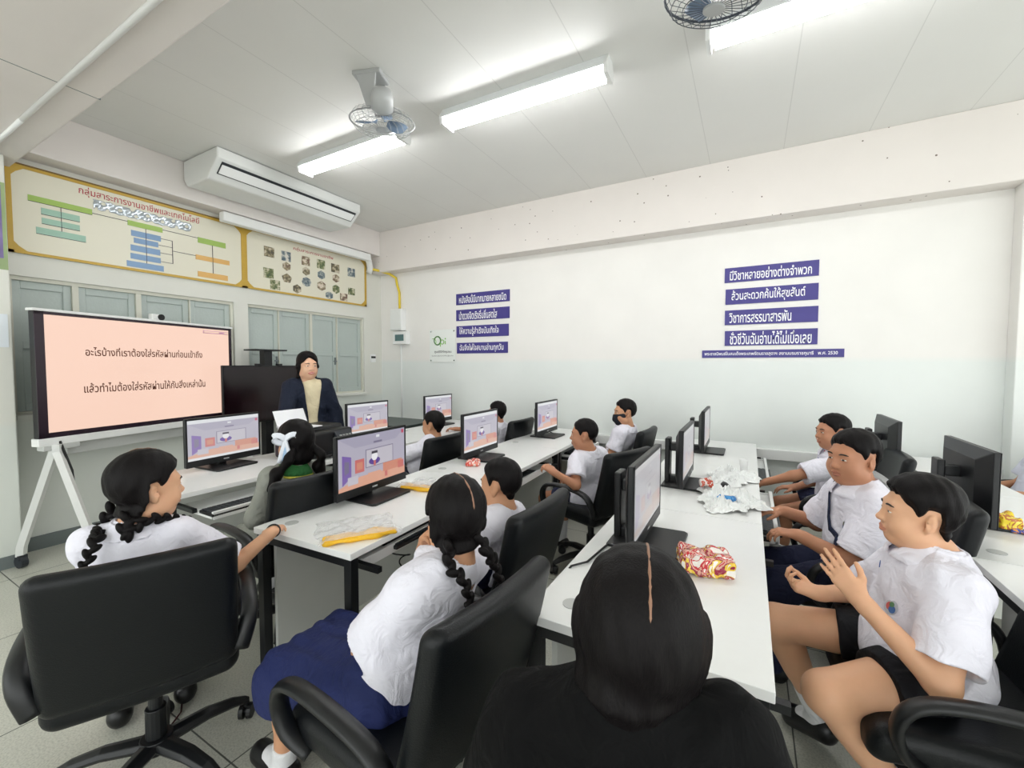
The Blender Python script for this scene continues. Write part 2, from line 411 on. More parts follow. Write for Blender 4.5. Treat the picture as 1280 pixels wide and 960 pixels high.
def window(n, leaves, z0=1.1, z1=2.19):
    y0, y1 = leaves[0][0], leaves[-1][1]
    fr = MB()
    fr.box(XF-.12, XF-.03, y0, y1, z0, z0+.02).box(XF-.12, XF-.03, y0, y1, z1-.03, z1)
    for i, (a, b) in enumerate(leaves):
        if i: fr.box(XF-.12, XF-.034, leaves[i-1][1], a, z0+.02, z1-.03)
    fr.box(XF-.12, XF-.03, y0-.02, y0, z0, z1).box(XF-.12, XF-.03, y1, y1+.02, z0, z1)
    f = struct('window_%d' % n, fr, M_CREAMWOOD)
    for i, (a, b) in enumerate(leaves):
        s = MB(); s.box(XF-.1, XF-.075, a, b, z0+.02, z1-.03)
        for (p, q, r, t) in ((a, a+.05, z0+.02, z1-.03), (b-.05, b, z0+.02, z1-.03), (a+.05, b-.05, z0+.02, z0+.08), (a+.05, b-.05, z1-.09, z1-.03), (a+.05, b-.05, 1.62, 1.68)):
            s.box(XF-.075, XF-.058, p, q, r, t)
        obj('shutter_panel', s, M_SHUT, f, bevel=.004)
        if i % 2 == 0:
            obj('latch', MB().box(XF-.058, XF-.04, b-.03, b-.015, 1.5, 1.6).box(XF-.05, XF-.035, b-.05, b+.0, 1.54, 1.555), M_GREYPAINT, f)
window(1, [(1.02, 1.36), (1.40, 1.79), (1.83, 2.225), (2.235, 2.62)])
window(2, [(2.81, 3.17), (3.18, 3.60), (3.63, 4.01), (4.02, 4.44)])

# ------------------------------------------------------------------ ceiling lamps, fans, air conditioner
M_TUBE = mat('fluorescent tube', (255, 255, 255), .3, 0, emit=TUBE_STRENGTH)
M_REFL = mat('lamp reflector', (235, 238, 240), .3, .02)
lamp = thing('ceiling_lamp', '', 'lamp', (-3.15, 2.7, ZC), group='fluorescent ceiling lamps')
h = MB(); h.prism([(-.028, -.062), (.028, -.062), (.080, -.078), (.084, -.072), (.045, 0), (-.045, 0), (-.084, -.072), (-.080, -.078)], -.63, .63, 'x', )
obj('reflector', h, M_REFL, lamp)
for sx in (-1, 1): obj('end_cap', MB().prism([(-.07, -.125), (.07, -.125), (.084, -.072), (.045, 0), (-.045, 0), (-.084, -.072)], sx*.63-.012, sx*.63+.012, 'x'), M_WHITE, lamp)
for sy in (-1, 1):
    t = MB().tube([(-.6, sy*.042, -.100), (.6, sy*.042, -.100)], .0175, 12)
    obj('tube', t, M_TUBE, lamp, smooth=True)
place(lamp, 'fluorescent ceiling lamp beside the air conditioner', (-3.15, 2.68, ZC), 0)
l2 = copy_tree(lamp); place(l2, 'fluorescent ceiling lamp in the middle, clear of both fans', (-1.46, 2.72, ZC), .03)
l3 = copy_tree(lamp); place(l3, 'fluorescent ceiling lamp cut off by the top edge beside the dark fan', (.38, 2.76, ZC), 0)

M_FANGREY = mat('fan grey enamel', (176, 178, 178), .4, .05, 10)
M_FANDARK = mat('dark fan guard', (60, 68, 80), .4, .05, 10)
M_FANBLADE = mat('fan blade plastic', (120, 140, 165), .35, .05)
def fan(label, loc, rz, head, tilt, wire, cap):
    t = thing('ceiling_fan', label, 'fan', loc, rz, 'orbit fans under the ceiling')
    obj('mount_plate', MB().box(-.1, .1, -.075, .075, -.03, 0), M_FANGREY, t, bevel=.008)
    b = MB()
    b.prism([(-.07, -.03), (.0, -.24), (.05, -.24), (.07, -.03)], -.075, -.06, 'y').prism([(-.07, -.03), (.0, -.24), (.05, -.24), (.07, -.03)], .06, .075, 'y')
    obj('bracket', b, M_FANGREY, t, bevel=.004)
    R = Matrix.Translation(head) @ Euler(tilt).to_matrix().to_4x4()
    m = MB(); m.lathe([(.02, .20), (.055, .19), (.07, .14), (.07, .07), (.05, .05)], 20, R)
    m.tube([Vector((.025, -.07, -.21)), Vector((.025, .07, -.21))], .022, 10)
    m.tube([Vector((.025, 0, -.21)), R @ Vector((0, 0, .17))], .03, 10)
    obj('motor', m, M_FANGREY, t, smooth=True)
    g = MB(); RR = .21
    for k in range(28):
        a = 2*math.pi*k/28; c, s = math.cos(a), math.sin(a)
        for z, sg in ((-.055, -1), (.055, 1)):
            g.tube([R @ Vector((c*.045, s*.045, z)), R @ Vector((c*.12, s*.12, z)), R @ Vector((c*.185, s*.185, z*.75)), R @ Vector((c*RR, s*RR, 0))], .0016, 4)
    for rr, z, w in ((RR, 0, .006), (.13, -.055, .002), (.13, .055, .002), (.18, -.043, .002)):
        g.tube([R @ Vector((rr*math.cos(2*math.pi*i/32), rr*math.sin(2*math.pi*i/32), z)) for i in range(32)], w, 6, closed=True)
    obj('guard', g, wire, t, smooth=True)
    obj('hub_cap', MB().cyl((0, 0), .045, -.064, -.054, 24, M=R), cap, t)
    for k in range(3):
        bl = MB(); vs = []; n = 8
        for i in range(n+1):
            r = .04+.14*i/n; wd = (.25+.75*math.sin(math.pi*min(1, .15+i/n*.75)))*.62
            for s in (-1, 1): vs.append((r*math.cos(s*wd*.75), r*math.sin(s*wd*.75), s*.018*(1-.3*i/n)))
        M = R @ Matrix.Rotation(2*math.pi*k/3, 4, 'Z')
        bl.add(vs, [(2*i, 2*i+2, 2*i+3, 2*i+1) for i in range(n)], M)
        o = obj('blade', bl, M_FANBLADE, t, smooth=True)
        sd = o.modifiers.new('thickness', 'SOLIDIFY'); sd.thickness = .003
    return t
fan('grey orbit fan on a bracket behind the lamp near the air conditioner', (-2.28, 2.12, ZC), .35, (.08, .0, -.305), (.75, .45, 0), M_FANGREY, M_FANGREY)
f2 = fan('dark orbit fan at the top edge beside the cut-off lamp', (-.17, 2.12, ZC), .2, (.0, -.02, -.34), (.18, .1, 0), M_FANDARK, M_FANGREY)

ac = thing('air_conditioner', 'long white ceiling-mounted air conditioner above the display boards', 'air conditioner', (-4.46, 2.90, ZC))
prof = [(-.33, -.01), (-.33, -.19), (-.27, -.255), (.10, -.255), (.28, -.10), (.28, -.005)]
M_AC = mat('air conditioner casing', (226, 228, 226), .4, .03, 6)
b = MB(); b.prism(list(reversed(prof)), -.80, .80, 'y'); obj('casing', b, M_AC, ac, bevel=.015)
N = Vector((.11, 0, -.19)).normalized()
q = Matrix(((.758, 0, .653, .19), (0, -1, 0, 0), (.653, 0, -.758, -.1775), (0, 0, 0, 1)))
obj('louvre', MB().box(-.03, .062, -.74, .74, .0, .010, M=q), mat('louvre white', (246, 248, 248), .25, .01), ac, bevel=.003)
obj('outlet_slot', MB().box(-.040, .088, -.75, .75, -.006, .0035, M=q), M_DKGREY, ac)
for sy in (-.74, .74): obj('bracket', MB().box(-.2, -.16, sy-.02, sy+.02, -.06, 0).box(.12, .16, sy-.02, sy+.02, -.02, 0), M_FANGREY, ac)
p = MB(); p.box(-4.88, -4.79, 2.45, 4.42, 2.99, 3.09)
du = obj('pipe_cover', p, M_WHITE, bevel=.012); tag(du, 'long white pipe cover running under the beam to the corner', 'pipe cover')
p = MB(); p.tube([(-4.84, 4.38, 3.04), (-4.86, 4.44, 3.0), (-4.92, 4.52, 2.92), (-4.955, 4.52, 2.86)], .045, 8)
obj('elbow', p, M_WHITE, du, smooth=True)
p = MB(); p.tube([(-3.9, .865, 2.985), (5.4, .865, 2.985)], .014, 10); p.tube([(-3.9, .865, 2.985), (-4.7, .865, 2.985)], .014, 10)
tag(obj('conduit_pipe', p, M_WHITE, smooth=True), 'thin white conduit pipe under the overhead beam at top left', 'pipe')
M_YEL = mat('yellow conduit', (226, 200, 60), .45, .05)
p = MB(); p.tube([(-4.95, 4.5, 2.92), (-4.85, 4.58, 2.9), (-4.74, 4.72, 2.86), (-4.66, 4.775, 2.80), (-4.645, 4.78, 2.70), (-4.60, 4.78, 2.58), (-4.595, 4.78, 2.33)], .018, 8)
tag(obj('yellow_conduit', p, M_YEL, smooth=True), 'bent yellow conduit leading down to the meter box in the corner', 'conduit')
mb = thing('meter_box', 'tall white junction box under the yellow conduit', 'electrical box', (-4.60, YW, 2.17))
obj('box', MB().box(-.115, .115, -.1, 0, -.16, .16), M_WHITE, mb, bevel=.01); obj('lid', MB().box(-.105, .105, -.108, -.1, -.15, .15), M_WHITEMETAL, mb, bevel=.004)
bb = thing('breaker_box', 'white breaker box with dark window below the junction box', 'electrical box', (-4.54, YW, 1.90))
obj('box', MB().box(-.135, .135, -.09, 0, -.095, .095), M_WHITE, bb, bevel=.01)
obj('window_cover', MB().box(-.085, .085, -.096, -.09, -.045, .05), mat('smoked cover', (88, 116, 116), .15), bb, bevel=.004)
p = MB(); p.tube([(-4.58, YW-.012, 1.81), (-4.58, YW-.012, .7)], .011, 8)
tag(obj('cable_conduit', p, M_WHITE, smooth=True), 'thin white conduit from the breaker box down to the trunking', 'conduit')
ws = thing('wall_socket', 'small wall socket with black switch on the front corner pier', 'socket', (XF, 4.62, 1.60))
obj('plate', MB().box(0, .012, -.05, .05, -.06, .06), M_WHITE, ws, bevel=.003); obj('switch', MB().box(.012, .02, -.04, .04, -.0, .03), M_BLKPLA, ws)

# ------------------------------------------------------------------ display boards on the front wall
M_BOARD = mat('cream board', (226, 222, 204), .35, .03, 3)
M_GOLD = mat('gold border', (196, 160, 62), .45, .1, 20)
M_GOLDK = mat('dark gold edge', (120, 92, 40), .5, .1, 20)
M_RED = mat('red lettering', (176, 52, 62), .5, .05)
M_GRN = mat('chart green', (160, 190, 96), .5, .08, 20); M_TEAL = mat('chart pale teal', (160, 196, 178), .5, .08, 20)
M_BLU = mat('chart blue', (130, 160, 196), .5, .08, 20); M_ORA = mat('chart orange', (222, 176, 104), .5, .06, 20)
M_INK = mat('dark ink', (50, 44, 52), .6, .05)
def board(label, y0, y1, z0=2.36, z1=3.04):
    t = thing('display_board', label, 'display board', (XF+.004, (y0+y1)/2, (z0+z1)/2))
    w, h = (y1-y0)/2, (z1-z0)/2
    obj('board', MB().box(.0, .018, -w, w, -h, h), M_BOARD, t)
    f = MB()
    for a, b, c, d in ((-w, w, h-.022, h), (-w, w, -h, -h+.022), (-w, -w+.03, -h, h), (w-.03, w, -h, h)): f.box(.018, .026, a, b, c, d)
    for sy in (-1, 1):
        for sz in (-1, 1):
            r = .19
            # concave corner fillet
            pts = [(sy*w, sz*h), (sy*(w-r), sz*h)]+[(sy*(w-r+r*math.sin(a)), sz*(h-r+r*math.cos(a))) for a in [math.pi/2*i/6 for i in range(1, 6)]]+[(sy*w, sz*(h-r))]
            if sy*sz > 0: pts = list(reversed(pts))
            f.prism(pts, .018, .025, 'x')
    obj('border', f, M_GOLD, t)
    obj('edge_line', MB().box(.0, .03, -w, w, h, h+.012), M_GOLDK, t)
    return t, (y0+y1)/2, (z0+z1)/2
t, cy, cz = board('wide cream display board with a coloured flow chart and red title', 1.0, 2.75)
ch = MB()
def bar(mi, y0, y1, z0, z1, x=.0215):
    ch.cur = mi; ch.box(.018, x, y0-cy, y1-cy, z0-cz, z1-cz)
bar(0, 1.115, 1.49, 2.785, 2.83); bar(0, 1.729, 1.993, 2.766, 2.813); bar(0, 2.294, 2.559, 2.75, 2.806)
for y0, y1, z0, z1 in ((1.185, 1.41, 2.70, 2.749), (1.186, 1.408, 2.625, 2.671), (1.153, 1.443, 2.539, 2.59)): bar(1, y0, y1, z0, z1)
for y0, y1, z0, z1 in ((1.752, 1.977, 2.678, 2.73), (1.77, 1.955, 2.618, 2.665), (1.745, 1.969, 2.543, 2.597), (1.742, 1.971, 2.469, 2.52), (1.713, 1.993, 2.395, 2.447)): bar(2, y0, y1, z0, z1)
bar(3, 2.27, 2.594, 2.577, 2.625); bar(3, 2.285, 2.573, 2.405, 2.46)
for y0, y1, z0, z1 in ((1.49, 1.729, 2.797, 2.801), (1.993, 2.294, 2.793, 2.797), (1.977, 2.07, 2.706, 2.709), (1.955, 2.07, 2.641, 2.644), (1.969, 2.07, 2.57, 2.573), (1.971, 2.07, 2.487, 2.49), (2.068, 2.072, 2.487, 2.709),
                       (2.07, 2.275, 2.609, 2.613), (2.427, 2.431, 2.46, 2.75), (1.86, 1.863, 2.447, 2.766), (1.297, 1.3, 2.59, 2.785), (1.115, 1.49, 2.782, 2.785), (1.153, 1.443, 2.536, 2.539), (1.186, 1.408, 2.622, 2.625), (1.185, 1.41, 2.697, 2.70)): bar(4, y0, y1, z0, z1, .0225)
obj('flow_chart', ch, [M_GRN, M_TEAL, M_BLU, M_ORA, M_INK], t)
text('กลุ่มสาระการงานอาชีพและเทคโนโลยี', .90, .085, frame((.0192, 1.86-cy, 2.965-cz), (0, 1, 0), (0, 0, 1)), M_RED, t, bold=.008)
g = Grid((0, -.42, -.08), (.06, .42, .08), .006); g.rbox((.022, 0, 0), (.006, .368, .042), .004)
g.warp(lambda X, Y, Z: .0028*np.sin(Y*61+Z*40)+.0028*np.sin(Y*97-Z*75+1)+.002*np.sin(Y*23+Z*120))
st = g.object('glare_strip', mat('silver glare film', (205, 214, 222), .08, .05, spec=.9, metal=.55), t); st.location = (0, 1.865-cy, 2.88-cz)  # lamp glare on clear plastic, put into a silvery colour
tag(st, 'crinkled plastic strip coloured silver for lamp glare')
t, cy, cz = board('cream display board with rows of small photos next to the corner', 2.75, 4.49)
text('กลุ่มสาระการงานอาชีพ', .58, .055, frame((.0192, 3.634-cy, 2.94-cz), (0, 1, 0), (0, 0, 1)), M_RED, t, bold=.008)
PH = [(3.038,2.826,.123,.117,4),(3.249,2.821,.119,.117,4),(3.512,2.821,.115,.114,4),(3.733,2.824,.123,.118,4),(3.956,2.816,.132,.114,4),(4.224,2.81,.128,.119,4),(3.252,2.701,.116,.107,6),(3.025,2.576,.122,.117,4),(3.515,2.693,.115,.112,6),(3.736,2.686,.123,.118,6),(3.964,2.682,.125,.114,6),(3.103,2.451,.121,.114,4),(3.254,2.556,.138,.122,5),(3.518,2.557,.133,.122,8),(3.736,2.542,.142,.132,6),(3.964,2.535,.132,.126,6),(3.386,2.448,.122,.115,6),(3.854,2.435,.128,.107,6),(4.088,2.444,.123,.1,4),(4.223,2.542,.114,.096,4)]
def photo_mat(i, a, b, c):
    m = bpy.data.materials.new('photo print %d' % i); m.use_nodes = True; nt = m.node_tree; bs = nt.nodes['Principled BSDF']
    tc = nt.nodes.new('ShaderNodeTexCoord'); n = nt.nodes.new('ShaderNodeTexNoise'); n.inputs['Scale'].default_value = 26; n.inputs['Detail'].default_value = 3
    nt.links.new(tc.outputs['Object'], n.inputs['Vector']); cr = nt.nodes.new('ShaderNodeValToRGB'); nt.links.new(n.outputs['Fac'], cr.inputs[0])
    e = cr.color_ramp.elements; e[0].position = .38; e[0].color = (*lin(a), 1); e[1].position = .62; e[1].color = (*lin(b), 1); k = e.new(.5); k.color = (*lin(c), 1)
    nt.links.new(cr.outputs[0], bs.inputs['Base Color']); bs.inputs['Roughness'].default_value = .3
    return m
PM = [photo_mat(0, (90, 84, 70), (200, 190, 170), (140, 130, 100)), photo_mat(1, (84, 100, 110), (214, 210, 200), (140, 150, 150)), photo_mat(2, (110, 80, 74), (220, 206, 190), (150, 140, 110)), photo_mat(3, (80, 96, 64), (206, 200, 176), (130, 136, 96))]
for i, (y, z, w, hh, n) in enumerate(PH):
    m = MB(); c = (y-cy, z-cz)
    if n == 4: pts = [(c[0]-w/2, c[1]-hh/2), (c[0]+w/2, c[1]-hh/2), (c[0]+w/2, c[1]+hh/2), (c[0]-w/2, c[1]+hh/2)]
    else: pts = [(c[0]+w/2*math.cos(2*math.pi*k/n+math.pi/2), c[1]+hh/2*math.sin(2*math.pi*k/n+math.pi/2)) for k in range(n)]
    m.prism(pts, .018, .0205, 'x'); obj('photo', m, PM[i % 4], t)

# ------------------------------------------------------------------ signs on the sign wall
GL, GR = 'purple verse boards left of the wall', 'purple verse boards right of the wall'
def sign(label, x0, x1, z0, z1, body, fx0, fx1, fh, group):
    t = thing('wall_sign', label, 'sign', ((x0+x1)/2, YW, (z0+z1)/2), 0, group); w, h = (x1-x0)/2, (z1-z0)/2
    obj('board', MB().box(-w, w, -.008, 0, -h, h), M_PURPLE, t)
    W2 = 2*w; c = (fx0+fx1)/2*W2-w
    text(body, (fx1-fx0)*W2, fh*2*h, frame((c, -.0082, .0), (1, 0, 0), (0, 0, 1)), M_TXTWHITE, t, bold=.012)
sign('topmost of the four purple boards left of the wall', -3.561, -2.712, 2.325, 2.476, 'หนังสือนี้มีมากมายหลายชนิด', .06, .94, .74, GL)
sign('second purple board down in the left block', -3.561, -2.714, 2.107, 2.257, 'นำดวงจิตเริงรื่นชื่นสดใส', .06, .78, .80, GL)
sign('third purple board down in the left block', -3.557, -2.726, 1.881, 2.036, 'ให้ความรู้สำเริงบันเทิงใจ', .06, .82, .80, GL)
sign('lowest purple board in the left block, right of the clear plaque', -3.55, -2.738, 1.66, 1.806, 'ฉันจึงใฝ่ใจสมานอ่านทุกวัน', .06, .92, .80, GL)
sign('topmost purple board in the right block of verses', -.24, .532, 2.327, 2.471, 'มีวิชาหลายอย่างต่างจำพวก', .06, .93, .72, GR)
sign('second purple board down in the right block of verses', -.228, .533, 2.11, 2.261, 'ล้วนสะดวกค้นให้สุขสันต์', .07, .87, .82, GR)
sign('third purple board down in the right block of verses', -.23, .537, 1.907, 2.052, 'วิชาการสรรมาสารพัน', .05, .73, .74, GR)
sign('fourth purple board down, above the long thin strip', -.226, .538, 1.70, 1.848, 'ชั่วชีวันฉันอ่านได้ไม่เบื่อเลย', .06, .94, .84, GR)
sign('long thin purple strip under the right block of verses', -.432, .738, 1.581, 1.657, 'พระราชนิพนธ์ในสมเด็จพระเทพรัตนราชสุดาฯ สยามบรมราชกุมารี   พ.ศ. 2530', .02, .96, .62, GR)
pl = thing('acrylic_plaque', 'clear white plaque with a green round logo beside the purple boards', 'sign', (-3.80, YW, 1.77))
obj('panel', MB().box(-.23, .23, -.014, -.008, -.23, .23), mat('milky acrylic', (238, 242, 238), .12, .01), pl, bevel=.002)
sc = MB()
for a in (-1, 1):
    for b in (-1, 1): sc.cyl((0, 0), .011, 0, .016, 12, M=Matrix.Translation((a*.205, 0, b*.205)) @ Matrix.Rotation(math.pi/2, 4, 'X'))
obj('standoff', sc, M_CHROME, pl)
lg = MB(); ring = lambda cx, cz, r, w, k0, k1: lg.tube([(cx+r*math.cos(a), -.0155, cz+r*math.sin(a)) for a in np.linspace(k0, k1, 22)], w, 5)
ring(-.085, .075, .058, .010, 0, 2*math.pi); lg.cur = 1; ring(-.16, .055, .05, .005, -.6, 1.9); ring(.0, .055, .03, .006, 0, 6.28)
lg.tube([(-.032, -.0155, .085), (-.032, -.0155, -.01)], .006, 5); lg.tube([(.055, -.0155, .07), (.055, -.0155, .022)], .006, 5); ring(.055, .10, .006, .005, 0, 6.28)
obj('logo', lg, [mat('logo dark green', (70, 120, 60), .5), mat('logo light green', (130, 190, 80), .5)], pl)
text('ศูนย์ดิจิทัลชุมชน', .30, .045, frame((.01, -.0145, -.085), (1, 0, 0), (0, 0, 1)), M_INK, pl, bold=.01)
text('โรงเรียนศูนย์การเรียนรู้ชุมชน', .38, .022, frame((0, -.0145, -.14), (1, 0, 0), (0, 0, 1)), M_INK, pl)
po = thing('pillar_poster', 'purple and green poster on the pillar at the left edge', 'poster', (-4.719, .79, 2.50))
obj('sheet', MB().box(0, .004, -.155, .155, -.32, .3), mat('poster green', (150, 170, 120), .4, .2, 5), po)
obj('print', MB().box(.004, .005, -.14, .135, -.24, .28), mat('poster purple', (124, 110, 160), .4, .5, 7), po)
tag(obj('paper_notice', MB().box(-4.7195, -4.716, .68, .93, 1.62, 1.86), mat('notice paper', (226, 232, 238), .7)), 'pale blank notice taped to the pillar at the left edge', 'paper')
# ------------------------------------------------------------------ interactive display on its wheeled stand
D0 = math.radians(15.6)
ds = thing('interactive_display', 'big white-framed display on a wheeled stand showing a peach slide with two lines of writing', 'display', (-4.715, 1.79, 0), D0)
hw, zb, zt = .81, .93, 1.885
obj('housing', MB().box(-.06, -.005, -hw, hw, zb, zt), M_BLKPLA, ds, bevel=.006)
obj('bezel', MB().box(-.005, .0, -hw, -hw+.055, zb+.02, zt).box(-.005, .0, hw-.035, hw, zb+.02, zt).box(-.005, .0, -hw, hw, zt-.022, zt).box(-.005, .0, -hw, hw, zb+.02, zb+.06), mat('display bezel', (46, 34, 44), .25), ds)  # black bezel with the plum cast of a reflection put into its colour
obj('top_strip', MB().box(-.065, .008, -hw-.012, hw+.012, zt, zt+.02), M_WHITE, ds, bevel=.004)
obj('bottom_bar', MB().box(-.065, .012, -hw-.012, hw+.012, zb-.035, zb+.022), M_WHITE, ds, bevel=.004)
py0, py1, pz0, pz1 = -hw+.055, hw-.035, zb+.06, zt-.022
obj('screen', MB().box(-.006, -.002, py0, py1, pz0, pz1), mat('slide peach', (255, 216, 196), .3, .012, 2, emit=.37), ds)
M_SLIDETXT = mat('slide brown writing', (98, 52, 34), .5, .02)
PW, PH_ = py1-py0, pz1-pz0
def slide(body, a, b, v, hh):
    text(body, (b-a)*PW, hh, frame((-.0015, py0+(a+b)/2*PW, pz1-v*PH_), (0, 1, 0), (0, 0, 1)), M_SLIDETXT, ds, bold=.014)
slide('อะไรบ้างที่เราต้องใส่รหัสผ่านก่อนเข้าถึง', .16, .80, .30, .072)
slide('แล้วทำไมต้องใส่รหัสผ่านให้กับสิ่งเหล่านั้น', .148, .815, .632, .078)
obj('corner_mark', MB().box(-.002, -.001, py1-.29, py1-.01, pz1-.045, pz1-.039).box(-.002, -.001, py1-.29, py1-.01, pz1-.022, pz1-.018).box(-.002, -.001, py1-.29, py1-.283, pz1-.045, pz1-.018).box(-.002, -.001, py1-.11, py1-.05, pz1-.037, pz1-.026), mat('slide lilac mark', (196, 140, 178), .5), ds)
c = obj('camera_bar', MB().box(-.05, .0, .0, .10, zt+.02, zt+.072).box(-.03, -.01, .03, .07, zt+.015, zt+.03), M_WHITE, ds, bevel=.012)
obj('lens', MB().cyl((0, 0), .027, 0, .012, 24, M=Matrix.Translation((0, .075, zt+.046)) @ Matrix.Rotation(math.pi/2, 4, 'Y')).cyl((0, 0), .016, .012, .014, 24, M=Matrix.Translation((0, .075, zt+.046)) @ Matrix.Rotation(math.pi/2, 4, 'Y')), M_BLKPLA, c)
obj('mount', MB().box(-.10, -.055, -.62, .62, .80, .93).box(-.1, -.06, -.3, .3, 1.0, 1.6).box(-.05, .02, -.80, -.58, .86, .9).box(-.05, .02, .58, .80, .86, .9), mat('stand grey', (196, 198, 196), .4), ds, bevel=.004)
for sy in (-1, 1):
    for fx, fy in ((-.17, .85), (.55, .8)):
        a = Vector((-.02 if fx < 0 else .02, sy*.72, .9)); b = Vector((fx*.93, sy*fy, .16)); cc = Vector((fx, sy*fy, .09))
        leg = obj('leg', MB().tube([a, a+Vector((0, 0, -.06)), b, cc], .034, 4, flat=.55, up=(1, 0, 0)), M_WHITEMETAL, ds)
        w = MB(); w.cyl((0, 0), .042, -.02, .02, 16, M=Matrix.Translation((fx, sy*fy, .043)) @ Matrix.Rotation(math.pi/2, 4, 'X')); w.box(fx-.02, fx+.02, sy*fy-.026, sy*fy+.026, .06, .095)
        obj('caster', w, M_DKGREY, ds)
p = MB(); p.tube([(-4.52, 1.12, .92), (-4.45, 1.16, .7), (-4.44, 1.17, .5), (-4.4, 1.19, .28), (-4.3, 1.22, .08), (-4.1, 1.3, .012), (-3.75, 1.42, .012)], .009, 6)
tag(obj('power_cable', p, M_BLKPLA, smooth=True), 'black power cable hanging from the big display to the floor', 'cable')

tv = thing('television', 'black switched-off television on a stand behind the teacher', 'television', (-4.74, 2.92, 0))
obj('panel', MB().box(-.03, .0, -.55, .55, .86, 1.49), M_BLKPLA, tv, bevel=.006)
obj('screen', MB().box(.0, .003, -.535, .535, .875, 1.475), mat('dark television glass', (24, 8, 14), .14), tv)
obj('column', MB().box(-.12, -.03, -.09, .0, .1, 1.66), M_BLKSTEEL, tv); obj('camera_shelf', MB().box(-.2, .05, -.22, .13, 1.655, 1.67), M_BLKSTEEL, tv)
obj('hook', MB().box(-.05, -.0, -.19, -.14, 1.47, 1.51).box(-.05, .0, .05, .1, 1.47, 1.51), M_BLKSTEEL, tv)
obj('base', MB().box(-.16, .30, -.40, -.34, .05, .1).box(-.16, .30, .25, .31, .05, .1).box(-.12, -.06, -.4, .31, .05, .1), M_BLKSTEEL, tv)
for x, y in ((-.13, -.37), (.27, -.37), (-.13, .28), (.27, .28)): obj('caster', MB().cyl((0, 0), .025, -.012, .012, 12, M=Matrix.Translation((x, y, .025)) @ Matrix.Rotation(math.pi/2, 4, 'X')).box(x-.01, x+.01, y-.016, y+.016, .03, .055), M_BLKPLA, tv)

# ------------------------------------------------------------------ desks
def make_desk(depth, label):
    t = thing('computer_desk', label, 'desk', group='white computer desks'); d, L = depth/2, .595
    obj('tabletop', MB().box(-d, d, -L, L, .722, .75), M_LAM, t, bevel=.002)
    for x in (-d+.03, d-.03):
        for y in (-L+.03, L-.03): obj('leg', MB().box(x-.02, x+.02, y-.02, y+.02, 0, .722), M_BLKSTEEL, t, bevel=.002)
    f = MB()
    for y in (-L+.03, L-.03): f.box(-d+.05, d-.05, y-.02, y+.02, .685, .722)
    f.box(-d+.01, -d+.05, -L+.05, L-.05, .685, .722)
    obj('under_frame', f, M_BLKSTEEL, t)
    obj('modesty_panel', MB().box(-d+.07, -d+.088, -L+.05, L-.05, .12, .68), M_LAMSIDE, t)
    obj('side_panel', MB().box(-d+.09, d-.06, L-.075, L-.055, .06, .684), M_LAMSIDE, t)
    k = obj('keyboard_tray', MB().box(d-.34, d+.075, -.46, .40, .615, .631).box(d+.06, d+.08, -.46, .40, .615, .66).box(d-.34, d+.06, -.46, -.447, .631, .645).box(d-.34, d+.06, .387, .40, .631, .645), M_LAM, t, bevel=.002)
    for y in (-.49, .405): obj('tray_rail', MB().prism([(d-.36, .632), (d+.04, .632), (d+.04, .655), (d-.3, .655), (d-.3, .722), (d-.36, .722)], y, y+.025, 'y'), M_BLKSTEEL, t)
    obj('grommet', MB().cyl((-d+.11, -.48), .03, .75, .752, 20), mat('grey grommet', (190, 192, 190), .4), t)
    return t
DESKS = {}
first = None
rows = {1: (-3.185, .67, 0.), 2: (-1.672, .62, math.radians(2.4)), 3: (-.255, .65, 0.0), 4: (1.10, .64, 0.)}
rn = {1: 'front row by the big display', 2: 'second row with yellow bags', 3: 'third row with wrappers', 4: 'last row at right'}
pn = ['near end desk', 'middle desk', 'far desk at the wall']
tray = {(1, 0): .13, (1, 1): -.1, (1, 2): -.1, (2, 0): -.15, (2, 1): -.09, (2, 2): .0, (3, 0): -.17, (3, 1): .0, (3, 2): .0, (4, 0): -.12, (4, 1): -.12, (4, 2): -.12}
for r, (xc, dp, rz) in rows.items():
    base = make_desk(dp, '')
    for i in range(3):
        y = 1.715+i*1.195
        x = xc-math.sin(rz)*(y-1.1)
        o = base if i == 0 else copy_tree(base)
        place(o, 'white computer desk, %s of the %s' % (pn[i], rn[r]), (x, y, 0), rz)
        for q in o.children:
            if q.name.startswith('keyboard_tray'): q.location.x = tray[(r, i)]
dk = thing('side_table', 'dark low table in the far corner behind the front row', 'table', (-4.25, 4.25, 0))
obj('tabletop', MB().box(-.5, .5, -.35, .35, .70, .735), mat('dark table top', (70, 80, 78), .4), dk, bevel=.004)
for x in (-.46, .46):
    for y in (-.31, .31): obj('leg', MB().box(x-.02, x+.02, y-.02, y+.02, 0, .70), M_BLKSTEEL, dk)

